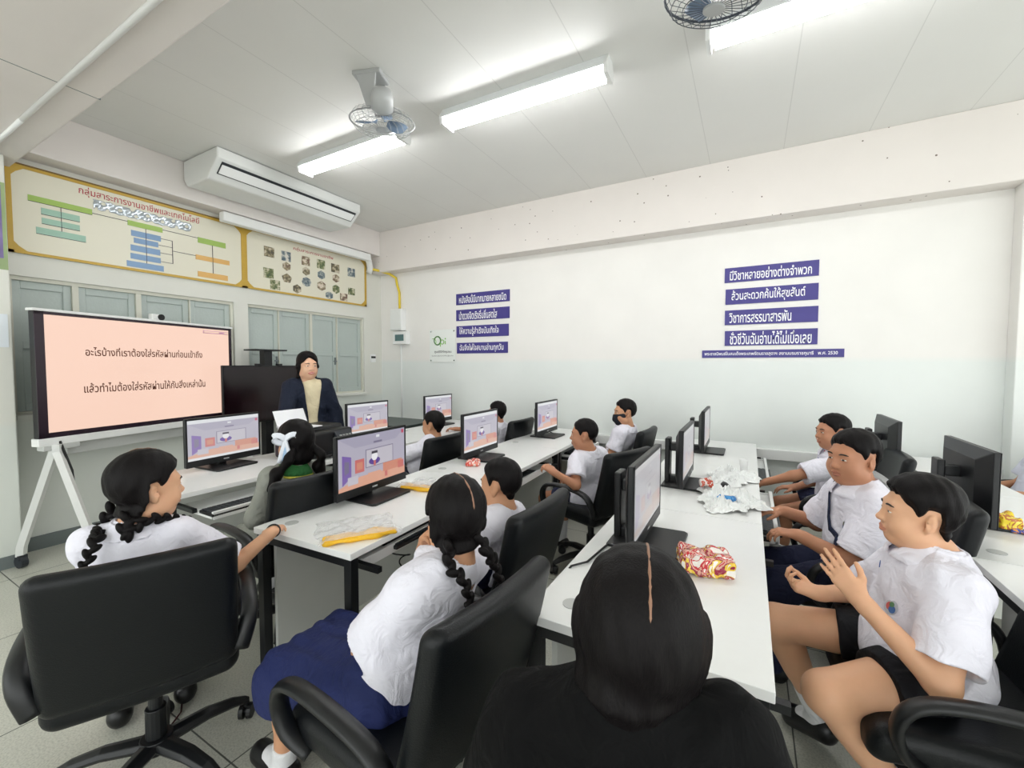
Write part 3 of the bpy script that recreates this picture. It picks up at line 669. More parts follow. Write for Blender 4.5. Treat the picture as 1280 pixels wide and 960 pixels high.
# ------------------------------------------------------------------ monitors
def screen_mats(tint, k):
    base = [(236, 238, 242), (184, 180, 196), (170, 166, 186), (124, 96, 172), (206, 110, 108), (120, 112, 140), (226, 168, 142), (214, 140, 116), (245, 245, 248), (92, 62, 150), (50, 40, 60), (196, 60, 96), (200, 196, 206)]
    return [mat('picture %s %d' % (tint, i), tuple(int((255-(255-v)*k)*(.78 if tint == 'pale' else 1)) for v in c), .3, .02, 20, emit=EMK) for i, c in enumerate(base)]  # pale set: washout of screens seen at an angle, put into the colours
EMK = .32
def make_monitor(label, white_bar, tint, k):
    """origin at the middle of the foot, screen facing +x"""
    t = thing('computer_monitor', label, 'monitor', group='black computer monitors')
    w, z0, z1 = .2725, .035, .375
    b = MB(); b.box(-.022, .0, -w, w, z0, z1)
    b.add([(-.022, -w, z0), (-.022, w, z0), (-.022, w, z1), (-.022, -w, z1), (-.05, -w+.09, z0+.05), (-.05, w-.09, z0+.05), (-.05, w-.09, z1-.05), (-.05, -w+.09, z1-.05)],
          [(4, 5, 6, 7), (0, 1, 5, 4), (1, 2, 6, 5), (2, 3, 7, 6), (3, 0, 4, 7)])
    obj('housing', b, M_BLKPLA, t, bevel=.004)
    obj('bezel', MB().box(0, .004, -w, -w+.012, z0+.045, z1).box(0, .004, w-.012, w, z0+.045, z1).box(0, .004, -w, w, z1-.014, z1).box(0, .004, -w, w, z0, z0+.045), M_BLKPLA, t, bevel=.0015)
    obj('logo', MB().box(.004, .0046, -.02, .02, z0+.018, z0+.026), M_FANGREY, t)
    Y0, Y1, Z0, Z1 = -w+.012, w-.012, z0+.045, z1-.014
    s = MB()
    def R(mi, a, b, c, d, x):
        s.cur = mi; y0, y1 = Y0+a*(Y1-Y0), Y0+b*(Y1-Y0); za, zb_ = Z1-d*(Z1-Z0), Z1-c*(Z1-Z0)
        s.add([(x, y0, za), (x, y1, za), (x, y1, zb_), (x, y0, zb_)], [(0, 1, 2, 3)])
    def P(mi, pts, x):
        s.cur = mi; s.add([(x, Y0+a*(Y1-Y0), Z1-c*(Z1-Z0)) for a, c in pts], [tuple(reversed(range(len(pts))))])
    e = .0004
    R(0, 0, 1, 0, 1, .0012)
    top = .09 if white_bar else 0.; bot = .94 if white_bar else 1.
    v = lambda c: top+(bot-top)*c
    P(1, [(0, v(0)), (1, v(0)), (1, v(.85)), (.3, v(.8)), (0, v(.95))], .0012+e)
    P(2, [(0, v(0)), (1, v(0)), (.85, v(.2)), (.22, v(.22))], .0012+2*e)
    P(6, [(0, v(.93)), (.3, v(.80)), (1, v(.84)), (1, v(1)), (0, v(1))], .0012+2*e)
    P(3, [(.05, v(.32)), (.17, v(.38)), (.17, v(.76)), (.05, v(.90))], .0012+3*e); P(5, [(.08, v(.44)), (.14, v(.46)), (.14, v(.66)), (.08, v(.70))], .0012+4*e)
    R(4, .22, .35, v(.46), v(.72), .0012+3*e); R(7, .245, .325, v(.52), v(.66), .0012+4*e)
    R(5, .37, .80, v(.30), v(.67), .0012+3*e); R(12, .38, .79, v(.315), v(.655), .0012+4*e)
    for a, c, d, f, m in ((.63, .95, .66, .84, 7), (.12, .26, .76, .92, 12), (.66, .70, .84, .95, 4), (.88, .98, .70, .86, 4), (.4, .6, .78, .90, 6)): R(m, a, c, v(d), v(f), .0012+5*e)
    R(0, .53, .58, v(.04), v(.09), .0012+3*e); R(5, .49, .62, v(.16), v(.20), .0012+3*e)
    # lecturer on the slide: a plain round-headed figure
    P(9, [(.50+.085*math.cos(a), v(.56+.075*math.sin(a))) for a in np.linspace(0, 2*math.pi, 16, False)], .0012+6*e)
    P(8, [(.50+.045*math.cos(a), v(.47+.085*math.sin(a))) for a in np.linspace(0, 2*math.pi, 16, False)], .0012+7*e)
    R(10, .455, .545, v(.36), v(.41), .0012+8*e); R(4, .485, .515, v(.55), v(.66), .0012+8*e)
    R(11, .945, .985, v(.03), v(.11), .0012+3*e)
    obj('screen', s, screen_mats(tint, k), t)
    obj('stand', MB().box(-.135, -.105, -.045, .045, .0, .29).box(-.105, -.045, -.035, .035, .21, .26).box(-.12, -.04, -.03, .03, .005, .05), M_BLKPLA, t, bevel=.006)
    g = MB(); g.prism([(-.14, -.14), (.13, -.155), (.145, -.14), (.145, .14), (.13, .155), (-.14, .14)], 0, .014, 'z')
    obj('foot', g, M_BLKPLA, t, bevel=.004)
    return t
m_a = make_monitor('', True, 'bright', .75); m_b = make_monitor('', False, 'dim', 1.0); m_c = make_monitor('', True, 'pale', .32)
R_ = math.radians
mons = [(m_a, (-3.375, 1.70), 6.7, 'monitor nearest the big display, in front of the girl with the hair bow'),
        (m_b, (-1.865, 1.725), 3.7, 'large near monitor on the second row beside a yellow bag'),
        ('a', (-3.36, 3.04), 1., 'monitor standing just right of the teacher on the front row'),
        ('a', (-3.41, 4.22), 1., 'monitor at the far end of the front row by the sign wall'),
        ('a', (-1.89, 2.88), 2.6, 'monitor in the middle of the second row behind the red snack packet'),
        ('a', (-1.86, 4.11), 1.3, 'monitor at the wall end of the second row'),
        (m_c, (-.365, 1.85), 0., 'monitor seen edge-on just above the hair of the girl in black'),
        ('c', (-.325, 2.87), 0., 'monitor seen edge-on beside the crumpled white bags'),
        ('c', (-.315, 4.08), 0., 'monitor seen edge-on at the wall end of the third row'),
        ('b', (.96, 2.90), 0., 'monitor seen from behind at the right edge beside a yellow packet'),
        ('b', (.905, 4.05), 0., 'monitor seen from behind against the sign wall at the far right')]
for m, (x, y), rz, lb in mons:
    o = m if not isinstance(m, str) else copy_tree({'a': m_a, 'b': m_b, 'c': m_c}[m])
    place(o, lb, (x, y, .75), R_(rz))
# ------------------------------------------------------------------ keyboards and mice on the trays
kb = thing('keyboard', '', 'keyboard', group='black keyboards on the trays')
obj('case', MB().box(-.075, .075, -.21, .21, 0, .018), M_BLKPLA, kb, bevel=.004)
k = MB()
for i in range(5):
    for j in range(15): k.box(-.064+i*.026, -.064+i*.026+.021, -.2+j*.0267, -.2+j*.0267+.0225, .018, .024)
obj('keys', k, M_DKGREY, kb)
for i, (x, y, lb) in enumerate([(-2.715, 1.46, 'keyboard on the tray in front of the girl with the hair bow'), (-2.97, 2.90, 'keyboard on the tray below the monitor right of the teacher'), (-1.50, 1.66, 'keyboard on the tray by the boy behind the braided girl'),
                               (-1.53, 2.86, 'keyboard under the middle of the second row'), (-1.49, 4.06, 'keyboard on the tray in front of the masked boy'),
                               (.09, 2.72, 'keyboard on the tray in front of the boy with the shoulder strap'), (-.09, 1.66, 'keyboard on the tray in front of the clapping boy'), (.09, 3.85, 'keyboard on the tray in front of the boy by the wall')]):
    o = kb if i == 0 else copy_tree(kb)
    place(o, lb, (x, y, .631), 0)
# ------------------------------------------------------------------ printer
pr = thing('printer', 'black printer with white paper in its feeder behind the girl with the hair bow', 'printer', (-3.18, 2.30, .75), R_(8))
g = Grid((-.26, -.28, -.02), (.26, .28, .32), .006); g.rbox((0, 0, .105), (.19, .235, .105), .02)
g.rbox((-.05, .03, .205), (.13, .2, .035), .02, k=.01)
g.object('body', M_BLKPLA, pr)
obj('side_panel', MB().box(-.17, .17, -.243, -.234, .02, .19), mat('printer plum panel', (66, 54, 62), .4), pr, bevel=.006)
obj('paper_feeder', MB().prism([(-.17, .18), (-.145, .18), (-.22, .36), (-.235, .36)], -.17, .1, 'y'), M_BLKPLA, pr, bevel=.003)
obj('paper_sheet', MB().prism([(-.144, .19), (-.14, .19), (-.215, .37), (-.219, .37)], -.22, .08, 'y'), mat('paper white', (246, 246, 250), .7), pr)
obj('paper_stack', MB().box(-.18, .1, -.22, -.02, .243, .25), mat('paper white', (246, 246, 250), .7), pr)
obj('control_panel', MB().prism([(.185, .10), (.24, .12), (.19, .2)], .02, .2, 'y'), M_DKGREY, pr, bevel=.003)
for i in range(4): obj('button', MB().box(.2, .225, .05+i*.035, .07+i*.035, .155, .165), M_FANGREY, pr)
obj('output_tray', MB().box(.17, .27, -.15, .15, .02, .035), M_BLKPLA, pr, bevel=.004)

# ------------------------------------------------------------------ chairs
def make_chair():
    t = thing('office_chair', '', 'office chair', group='black leather office chairs')
    g = Grid((-.32, -.34, .36), (.32, .34, .58), .008)
    g.rbox((0, .02, .455), (.25, .25, .055), .045, bend=lambda x, y, z: (x, y, z-.25*np.maximum(-y-.1, 0)**2*0+.4*np.maximum(y-.1, 0)**2*2-.15*x*x))
    g.object('seat', M_LEATHER, t)
    g = Grid((-.32, -.46, .38), (.32, -.08, 1.02), .008)
    def bend(x, y, z):
        return x, y+.26*(z+.23)*1.0-.35*x*x-.16*z*z*1.0+.018*np.cos(np.clip(z*9, -3, 3))*0, z
    g.rbox((0, -.235, .698), (.245, .036, .235), .034, bend=bend)
    g.object('backrest', M_LEATHER, t)
    for s in (-1, 1):
        pts = [(.25, -.24, .50), (.275, -.23, .58), (.285, -.18, .635), (.29, -.05, .655), (.29, .10, .65), (.288, .19, .62), (.283, .225, .55), (.27, .20, .47), (.24, .14, .42)]
        pts = [(s*x, y, z) for x, y, z in pts]
        P = [Vector(p) for p in pts]; sm = []
        for i in range(len(P)-1):
            p0, p1, p2, p3 = P[max(i-1, 0)], P[i], P[i+1], P[min(i+2, len(P)-1)]
            for q in (0, .25, .5, .75):
                sm.append(.5*((2*p1)+(p2-p0)*q+(2*p0-5*p1+4*p2-p3)*q*q+(3*p1-p0-3*p2+p3)*q**3))
        sm.append(P[-1])
        obj('armrest', MB().tube(sm, .0155, 10, flat=1.75, up=(1, 0, 0)), M_BLKPLA, t, smooth=True)
    b = MB(); b.cyl((0, 0), .05, .09, .14, 20); b.cyl((0, 0), .032, .14, .25, 16)
    for i in range(5):
        a = 2*math.pi*i/5+.3; d = Vector((math.cos(a), math.sin(a), 0))
        b.tube([d*.03+Vector((0, 0, .115)), d*.16+Vector((0, 0, .115)), d*.25+Vector((0, 0, .098)), d*.30+Vector((0, 0, .078))], [.036, .031, .026, .02], 8, flat=.7, up=(0, 0, 1))
    obj('star_base', b, M_BLKPLA, t, smooth=False, bevel=.003)
    obj('gas_lift', MB().cyl((0, 0), .022, .2, .42, 16).box(-.09, .09, -.12, .1, .385, .415), M_BLKSTEEL, t)
    for i in range(5):
        a = 2*math.pi*i/5+.3; c = Vector((math.cos(a), math.sin(a), 0))*.30
        M = Matrix.Translation((c.x, c.y, .03)) @ Matrix.Rotation(a+.8, 4, 'Z') @ Matrix.Rotation(math.pi/2, 4, 'X')
        w = MB(); w.cyl((0, 0), .03, .006, .024, 16, M=M); w.cyl((0, 0), .03, -.024, -.006, 16, M=M); w.cyl((0, 0), .012, -.01, .01, 10, M=M)
        w.tube([c+Vector((0, 0, .05)), c+Vector((0, 0, .085))], .012, 8)
        obj('caster', w, M_BLKPLA, t, bevel=.002)
    return t
ch0 = make_chair()
for i, (x, y, th, lb) in enumerate([
        (-1.87, .68, 66, 'office chair in the left foreground with its whole back towards us'),
        (-.88, .95, 84, 'office chair of the girl with two braids, armrest in front'),
        (-2.30, 1.46, 86, 'office chair behind the girl with the white hair bow'),
        (-2.47, 2.76, 88, 'office chair of the boy facing the monitor at the far end of the front row'),
        (-2.42, 3.98, 88, 'office chair partly behind the middle monitor of the second row'),
        (-1.08, 1.62, 88, 'office chair between the braided girl and the aisle, back tilted our way'),
        (-1.00, 3.00, 68, 'office chair standing in the aisle with its star base showing'),
        (-1.12, 3.97, 86, 'office chair of the boy wearing the dark mask'),
        (-.12, .62, 12, 'office chair under the girl in the black jacket'),
        (.56, 1.74, 95, 'office chair at bottom right under the clapping boy'),
        (.47, 2.55, 92, 'office chair of the boy with the dark shoulder strap'),
        (1.78, 4.22, 90, 'office chair at the right edge behind the rear-facing monitors'),
        (.55, 3.68, 90, 'office chair of the boy nearest the wall on the right')]):
    o = ch0 if i == 0 else copy_tree(ch0)
    place(o, lb, (x, y, 0), R_(th))

# ------------------------------------------------------------------ small things on the desks
def pillow(name, lab, cat, loc, rz, half, mats, seed, mi=None, amp=.006, group=None):
    rnd = random.Random(seed); hx, hy, hz = half
    g = Grid((-hx-.03, -hy-.03, -.01), (hx+.03, hy+.03, hz*2+.05), .004)
    g.rbox((0, 0, hz), (hx, hy, hz), min(hz, .02))
    ph = [rnd.uniform(0, 6) for _ in range(6)]
    g.warp(lambda X, Y, Z: amp*(np.sin(X*70+ph[0]+Y*30)+np.sin(Y*85+ph[1]-X*40)+.7*np.sin(X*130+Y*110+ph[2])+.6*np.sin(Z*160+X*60+ph[3]))*.6)
    g.plane((0, 0, .0005), (0, 0, -1), 0)
    g.warp(lambda X, Y, Z: np.maximum(0, (np.abs(X)/hx)**4-.35)*hz*.8+np.maximum(0, (np.abs(Y)/hy)**4-.35)*hz*.8)
    o = g.object(name, mats, None, (0, 0, 0), None, mi); o.location = loc; o.rotation_euler = (0, 0, rz)
    return tag(o, lab, cat, group)
M_YBAG = mat('yellow fabric', (244, 190, 40), .45, .12, 30, .3, 90)
M_FILM = mat('clear film', (240, 240, 242), .12, .02, spec=.8)
def film_mat():
    m = bpy.data.materials.new('clear plastic film'); m.use_nodes = True; nt = m.node_tree; b = nt.nodes['Principled BSDF']
    b.inputs['Base Color'].default_value = (.93, .93, .94, 1); b.inputs['Roughness'].default_value = .18; b.inputs['Alpha'].default_value = .38
    tc = nt.nodes.new('ShaderNodeTexCoord'); n = nt.nodes.new('ShaderNodeTexNoise'); n.inputs['Scale'].default_value = 22; n.inputs['Detail'].default_value = 4; n.inputs['Distortion'].default_value = 1.5
    nt.links.new(tc.outputs['Object'], n.inputs['Vector']); bp = nt.nodes.new('ShaderNodeBump'); bp.inputs['Strength'].default_value = .9; bp.inputs['Distance'].default_value = .02
    nt.links.new(n.outputs['Fac'], bp.inputs['Height']); nt.links.new(bp.outputs['Normal'], b.inputs['Normal']); return m
M_CLEAR = film_mat()
def yellow_bag(lab, loc, rz, L, Dp, seed):
    """clear bag with folded yellow cloth along its front edge"""
    t = thing('plastic_bag', lab, 'plastic bag', loc, rz, 'clear bags with yellow cloth on the second row')
    g = Grid((-L/2-.02, -.06, -.005), (L/2+.02, .06, .06), .004); g.rbox((0, 0, .013), (L/2, .034, .013), .012)
    g.warp(lambda X, Y, Z: .003*np.sin(X*60+seed)+.003*np.sin(X*37+Y*90)+.12*np.maximum(0, np.abs(X)-L/2+.05))
    g.object('yellow_cloth', M_YBAG, t)
    rnd = random.Random(seed); nx, ny = 22, 18; m = MB(); vs = []
    for i in range(nx+1):
        for j in range(ny+1):
            x = -L/2-.015+(L+.03)*i/nx; y = -.045+(Dp+.045)*j/ny
            e = min(i, nx-i, j, ny-j)
            z = .029*max(0, 1-max(0, y-.02)/.05)*(1 if abs(x) < L/2-.01 else .4)+(.004+.010*abs(math.sin(x*31+y*17+seed)*math.sin(y*43-x*20)))*(1 if e else .3)
            vs.append((x+.01*math.sin(y*30+seed), y, max(z, .002)))
    m.add(vs, [(i*(ny+1)+j, (i+1)*(ny+1)+j, (i+1)*(ny+1)+j+1, i*(ny+1)+j+1) for i in range(nx) for j in range(ny)])
    obj('film', m, M_CLEAR, t, smooth=True)
    return t
yellow_bag('clear plastic bag with yellow cloth in front of the large near monitor', (-1.45, 1.26, .75), math.atan2(.24, .16), .31, .27, 1)
yellow_bag('clear plastic bag with yellow cloth farther along behind the braided girl', (-1.70, 1.94, .75), math.radians(12), .27, .24, 5)
def snack(name, lab, loc, rz, half, cols, seed, group=None):
    m = bpy.data.materials.new('wrapper print'); m.use_nodes = True; nt = m.node_tree; b = nt.nodes['Principled BSDF']; L = nt.links.new
    tc = nt.nodes.new('ShaderNodeTexCoord'); n = nt.nodes.new('ShaderNodeTexNoise'); n.inputs['Scale'].default_value = 17+seed*.3; n.inputs['Detail'].default_value = 5; n.inputs['Distortion'].default_value = 1.2
    L(tc.outputs['Object'], n.inputs['Vector']); cr = nt.nodes.new('ShaderNodeValToRGB'); cr.color_ramp.interpolation = 'CONSTANT'; L(n.outputs['Fac'], cr.inputs[0]); L(cr.outputs[0], b.inputs['Base Color'])
    e = cr.color_ramp.elements; k = len(cols)
    e[0].position = 0; e[0].color = (*lin(cols[0]), 1); e[1].position = .36+.30*(k-1)/k; e[1].color = (*lin(cols[-1]), 1)
    for i in range(1, k-1): q = e.new(.36+.30*i/k); q.color = (*lin(cols[i]), 1)
    b.inputs['Roughness'].default_value = .22
    bp = nt.nodes.new('ShaderNodeBump'); bp.inputs['Strength'].default_value = .6; bp.inputs['Distance'].default_value = .01; n2 = nt.nodes.new('ShaderNodeTexNoise'); n2.inputs['Scale'].default_value = 45; L(tc.outputs['Object'], n2.inputs['Vector']); L(n2.outputs['Fac'], bp.inputs['Height']); L(bp.outputs['Normal'], b.inputs['Normal'])
    return pillow(name, lab, 'snack packet', loc, rz, half, m, seed, None, .007, group)
snack('snack_packet', 'red and yellow snack packet lying behind the hair of the girl in black', (-.125, 1.68, .75), .3, (.10, .075, .035), [(240, 232, 224), (196, 40, 50), (222, 168, 150), (150, 30, 60), (236, 200, 70), (242, 236, 230)], 3)
snack('snack_packet', 'flat red snack packet at the foot of the middle monitor on the second row', (-1.80, 2.63, .75), .5, (.055, .075, .018), [(240, 200, 190), (216, 80, 70), (236, 150, 130), (244, 230, 224)], 9)
snack('snack_packet', 'torn orange-red wrapper on the crumpled white bags', (-.21, 2.72, .79), .2, (.04, .045, .022), [(236, 226, 220), (200, 80, 60), (214, 140, 120)], 12)
snack('snack_packet', 'bright blue wrapper lying on the crumpled white bags', (-.09, 2.50, .785), .5, (.05, .028, .012), [(70, 150, 210), (40, 120, 190), (90, 160, 215)], 15)
snack('snack_packet', 'yellow packet beside the rear-facing monitor at the right edge', (1.045, 2.80, .75), .2, (.045, .055, .035), [(240, 214, 50), (190, 110, 50), (244, 226, 90)], 21)
snack('snack_packet', 'thin orange wrapper beside the yellow packet at the right edge', (1.10, 2.72, .75), .9, (.02, .06, .008), [(226, 130, 60), (70, 90, 170), (230, 150, 80)], 25)
M_BAGW = mat('white carrier bag film', (244, 246, 245), .22, .03, 40, .5, 35, spec=.6)
def crumple(lab, loc, rz, half, seed):
    rnd = random.Random(seed); hx, hy, hz = half; n = 46; W_ = [(rnd.uniform(-1, 1)*a, rnd.uniform(-1, 1)*a, rnd.uniform(0, 6)) for a in (18, 26, 34, 46, 60, 80, 95)]
    m = MB(); vs = []
    for i in range(n+1):
        for j in range(n+1):
            u, v = 2*i/n-1, 2*j/n-1; a = math.atan2(v, u); r = max(abs(u), abs(v)); q = r*(1+.16*math.sin(3*a+seed)+.10*math.sin(7*a+2*seed)+.05*math.sin(13*a))
            x, y = math.cos(a)*q*hx, math.sin(a)*q*hy
            z = sum(abs(math.sin(p*x+k*y+f)) for p, k, f in W_)/len(W_); z = (1-z)**1.3*hz*4.2*(1-r**3*.75)
            vs.append((x+.008*math.sin(y*70+seed), y+.008*math.sin(x*80), z*(.75+.5*rnd.random())+.001))
    fs = []
    for i in range(n):
        for j in range(n):
            a, b, c, d = i*(n+1)+j, (i+1)*(n+1)+j, (i+1)*(n+1)+j+1, i*(n+1)+j+1; fs += [(a, b, c), (a, c, d)]
    m.add(vs, fs); o = obj('carrier_bag', m, M_BAGW); o.location = loc; o.rotation_euler = (0, 0, rz)
    return tag(o, lab, 'plastic bag', 'crumpled white carrier bags')
crumple('crumpled white carrier bag under the blue wrapper on the third row', (-.09, 2.60, .75), .2, (.16, .22, .035), 2)
crumple('crumpled white carrier bag beside the edge-on monitor farther along', (-.09, 3.12, .75), -.3, (.14, .24, .03), 6)
cup = thing('paper_cup', 'small white cup standing behind the crumpled bags', 'cup', (-.02, 3.42, .75)); obj('cup', MB().lathe([(.022, 0), (.03, .085), (.028, .085), (.02, .006)], 20), M_WHITE, cup, smooth=True)
p = MB(); p.tube([(-.40, 1.98, .755), (-.47, 1.86, .757), (-.50, 1.70, .757), (-.52, 1.52, .757), (-.56, 1.46, .757), (-.60, 1.42, .70), (-.60, 1.42, .5)], .0045, 6)
tag(obj('monitor_cable', p, M_BLKPLA, smooth=True), 'black cable from the nearest edge-on monitor over the desk edge', 'cable')
p = MB(); p.tube([(-1.84, 4.25, .757), (-1.95, 4.35, .757), (-2.1, 4.42, .757), (-2.2, 4.5, .72), (-2.2, 4.6, .5)], .0045, 6)
tag(obj('monitor_cable', p, M_BLKPLA, smooth=True), 'black cable behind the monitor at the wall end of the second row', 'cable')
p = MB(); p.tube([(-1.62+.03*math.sin(t*2.1), 1.62+.04*math.cos(t*1.7)+.01*t, .62-.022*t) for t in np.linspace(0, 14, 60)]+[(-1.62, 1.8, .25), (-1.60, 1.85, .01)], .004, 5)
tag(obj('cable_coil', p, M_BLKPLA, smooth=True), 'tangled black cable hanging under the second row', 'cable')
p = MB(); p.tube([(-1.9, .25, .006), (-1.95, .45, .006), (-1.90, .6, .006), (-2.1, .85, .006), (-2.3, .95, .006)], .004, 5)
tag(obj('floor_cable', p, mat('dark red cable', (70, 30, 34), .5), smooth=True), 'thin dark cable on the floor under the chair in the left foreground', 'cable')
ms = thing('computer_mouse', 'black mouse on the desk beside the crumpled white bags', 'mouse', (-.12, 2.90, .75), .4); g = Grid((-.05, -.07, -.01), (.05, .07, .06), .004); g.ell((0, 0, .008), (.03, .055, .028)); g.plane((0, 0, .001), (0, 0, -1), 0); g.object('shell', M_BLKPLA, ms)
obj('scroll_wheel', MB().cyl((0, 0), .008, -.004, .004, 12, M=Matrix.Translation((0, .03, .03)) @ Matrix.Rotation(math.pi/2, 4, 'Y')), M_DKGREY, ms)
# ------------------------------------------------------------------ people
def facing(deg): a = math.radians(deg); return np.array([-math.sin(a), math.cos(a), 0.])
V3 = lambda *a: np.array(a, float)
def nrm(v): v = np.array(v, float); return v/(np.linalg.norm(v)+1e-9)
def skin_mat(name, rgb):
    m = mat(name, rgb, .5, .05, 30, .05, 300, spec=.4)
    b = m.node_tree.nodes['Principled BSDF']; b.inputs['Subsurface Weight'].default_value = .12; b.inputs['Subsurface Radius'].default_value = (.02, .008, .004); b.inputs['Subsurface Scale'].default_value = .3
    return m
SK_TAN = skin_mat('skin tan', (200, 148, 114)); SK_BROWN = skin_mat('skin brown', (184, 130, 100)); SK_LIGHT = skin_mat('skin light', (218, 168, 134)); SK_FAIR = skin_mat('skin fair', (222, 176, 146))
LIP = {k: skin_mat('lips '+k, c) for k, c in (('tan', (184, 122, 100)), ('brown', (164, 106, 86)), ('light', (196, 132, 108)), ('fair', (204, 120, 112)))}
SKN = {'tan': SK_TAN, 'brown': SK_BROWN, 'light': SK_LIGHT, 'fair': SK_FAIR}
def hair_mat():
    m = bpy.data.materials.new('black hair'); m.use_nodes = True; nt = m.node_tree; b = nt.nodes['Principled BSDF']; L = nt.links.new
    tc = nt.nodes.new('ShaderNodeTexCoord'); mp = nt.nodes.new('ShaderNodeMapping'); mp.inputs['Scale'].default_value = (320, 320, 40); L(tc.outputs['Object'], mp.inputs[0])
    n = nt.nodes.new('ShaderNodeTexNoise'); n.inputs['Scale'].default_value = 1; n.inputs['Detail'].default_value = 3; L(mp.outputs[0], n.inputs['Vector'])
    cr = nt.nodes.new('ShaderNodeValToRGB'); cr.color_ramp.elements[0].color = (.0025, .002, .0025, 1); cr.color_ramp.elements[1].color = (.011, .009, .009, 1); L(n.outputs['Fac'], cr.inputs[0]); L(cr.outputs[0], b.inputs['Base Color'])
    bp = nt.nodes.new('ShaderNodeBump'); bp.inputs['Strength'].default_value = .35; bp.inputs['Distance'].default_value = .004; L(n.outputs['Fac'], bp.inputs['Height']); L(bp.outputs['Normal'], b.inputs['Normal'])
    b.inputs['Roughness'].default_value = .5; b.inputs['Specular IOR Level'].default_value = .12
    return m
M_HAIR = hair_mat()
M_EYEW = mat('eye white', (232, 228, 222), .25, .01); M_IRIS = mat('dark iris', (26, 16, 12), .12, .02)
M_BROW = mat('eyebrow hair', (34, 26, 24), .7, .1)
def cloth(name, rgb, rough=.75):
    new = name not in MATS; m = mat(name, rgb, rough, .03, 25, .45, 16, spec=.2)
    if new:
        for n in m.node_tree.nodes:
            if n.type == 'BUMP': n.inputs['Distance'].default_value = .03
            if n.type == 'TEX_NOISE' and abs(n.inputs['Scale'].default_value-16) < .1: n.inputs['Detail'].default_value = 5; n.inputs['Distortion'].default_value = 1.4; n.inputs['Roughness'].default_value = .45
    return m
C_WHITE = cloth('white school shirt', (233, 231, 242)); C_NAVY = cloth('navy cotton', (34, 38, 62)); C_SKIRT = cloth('royal navy skirt', (36, 44, 88)); C_BLACK = cloth('black cotton', (22, 22, 26))
C_GREY = cloth('grey uniform', (150, 152, 144)); C_GREEN = cloth('green scarf', (44, 100, 52)); C_JACKET = cloth('dark navy jacket', (30, 36, 52)); C_BLKJ = cloth('black jacket', (7, 7, 8), .9)
C_CREAM = cloth('cream blouse', (226, 212, 178)); C_SOCK = cloth('white sock', (224, 224, 226)); C_STRAP = cloth('navy strap', (40, 46, 70))
M_SHOE = mat('black shoe leather', (18, 18, 20), .35, .1, 30)
M_MASK = cloth('black mask', (36, 38, 44))
M_PART = skin_mat('scalp', (150, 112, 90))

class Fig: pass
def skeleton(S):
    S.B = facing(S.yaw); S.R = V3(S.B[1], -S.B[0], 0)
    S.Bs = facing(S.get('shyaw', S.yaw)); S.Rs = V3(S.Bs[1], -S.Bs[0], 0)
    hy, hp, hr = math.radians(S.hyaw), math.radians(S.get('hpitch', 0)), math.radians(S.get('hroll', 0))
    Rm = np.array((Matrix.Rotation(hy, 3, 'Z') @ Matrix.Rotation(hp, 3, 'X') @ Matrix.Rotation(hr, 3, 'Y')))
    S.HM = Rm.T            # rows: right, forward, up
    S.H = lambda x, y, z: S.head+Rm@(np.array([x, y, z])*S.hs)
    s = S.s
    S.N = S.get('neck')+V3(0, 0, .034*S.hs) if S.get('neck') is not None else S.head+V3(0, 0, -.165*S.hs)-S.HM[1]*.02*S.hs-S.Bs*.015
    S.U = nrm(S.N-S.P); S.F = nrm(np.cross(S.U, S.R)); S.TM = np.array([S.R, S.F, S.U]); S.TS = np.array([S.Rs, nrm(np.cross(S.U, S.Rs)), S.U])
    sw = S.get('sw', .148)*s
    S.sh = {'R': S.N+S.Rs*sw-S.U*.052*s, 'L': S.N-S.Rs*sw-S.U*.052*s}
    S.sh['R'] = S.sh['R']+V3(0, 0, S.get('shroll', 0.)); S.sh['L'] = S.sh['L']-V3(0, 0, S.get('shroll', 0.))
    S.hip = {'R': S.P+S.R*.085*s, 'L': S.P-S.R*.085*s}
def torso(g, S, e=0., k=.03, fat=None):
    s = S.s; f = S.fat if fat is None else fat
    q = lambda t: S.P*(1-t)+S.N*t
    g.ell(q(.0), (.148*s*f+e, .112*s*f+e, .105*s+e), S.TM, k)
    g.ell(q(.38)+S.F*.012*f, (.132*s*f+e, .098*s*f*(1+.25*(f-1))+e, .14*s+e), S.TM, k)
    g.ell(q(.72), (.146*s*(.5+.5*f)+e, .096*s*(.5+.5*f)+e, .135*s+e), S.TS, k)
    a, b = S.sh['L'], S.sh['R']; g.cone(a+S.Rs*.03*s, b-S.Rs*.03*s, .052*s+e, .052*s+e, k)
    g.cone(S.N-S.U*.03*s, S.N+S.U*.02*s, .075*s+e*.6, .052*s+e*.3, k)
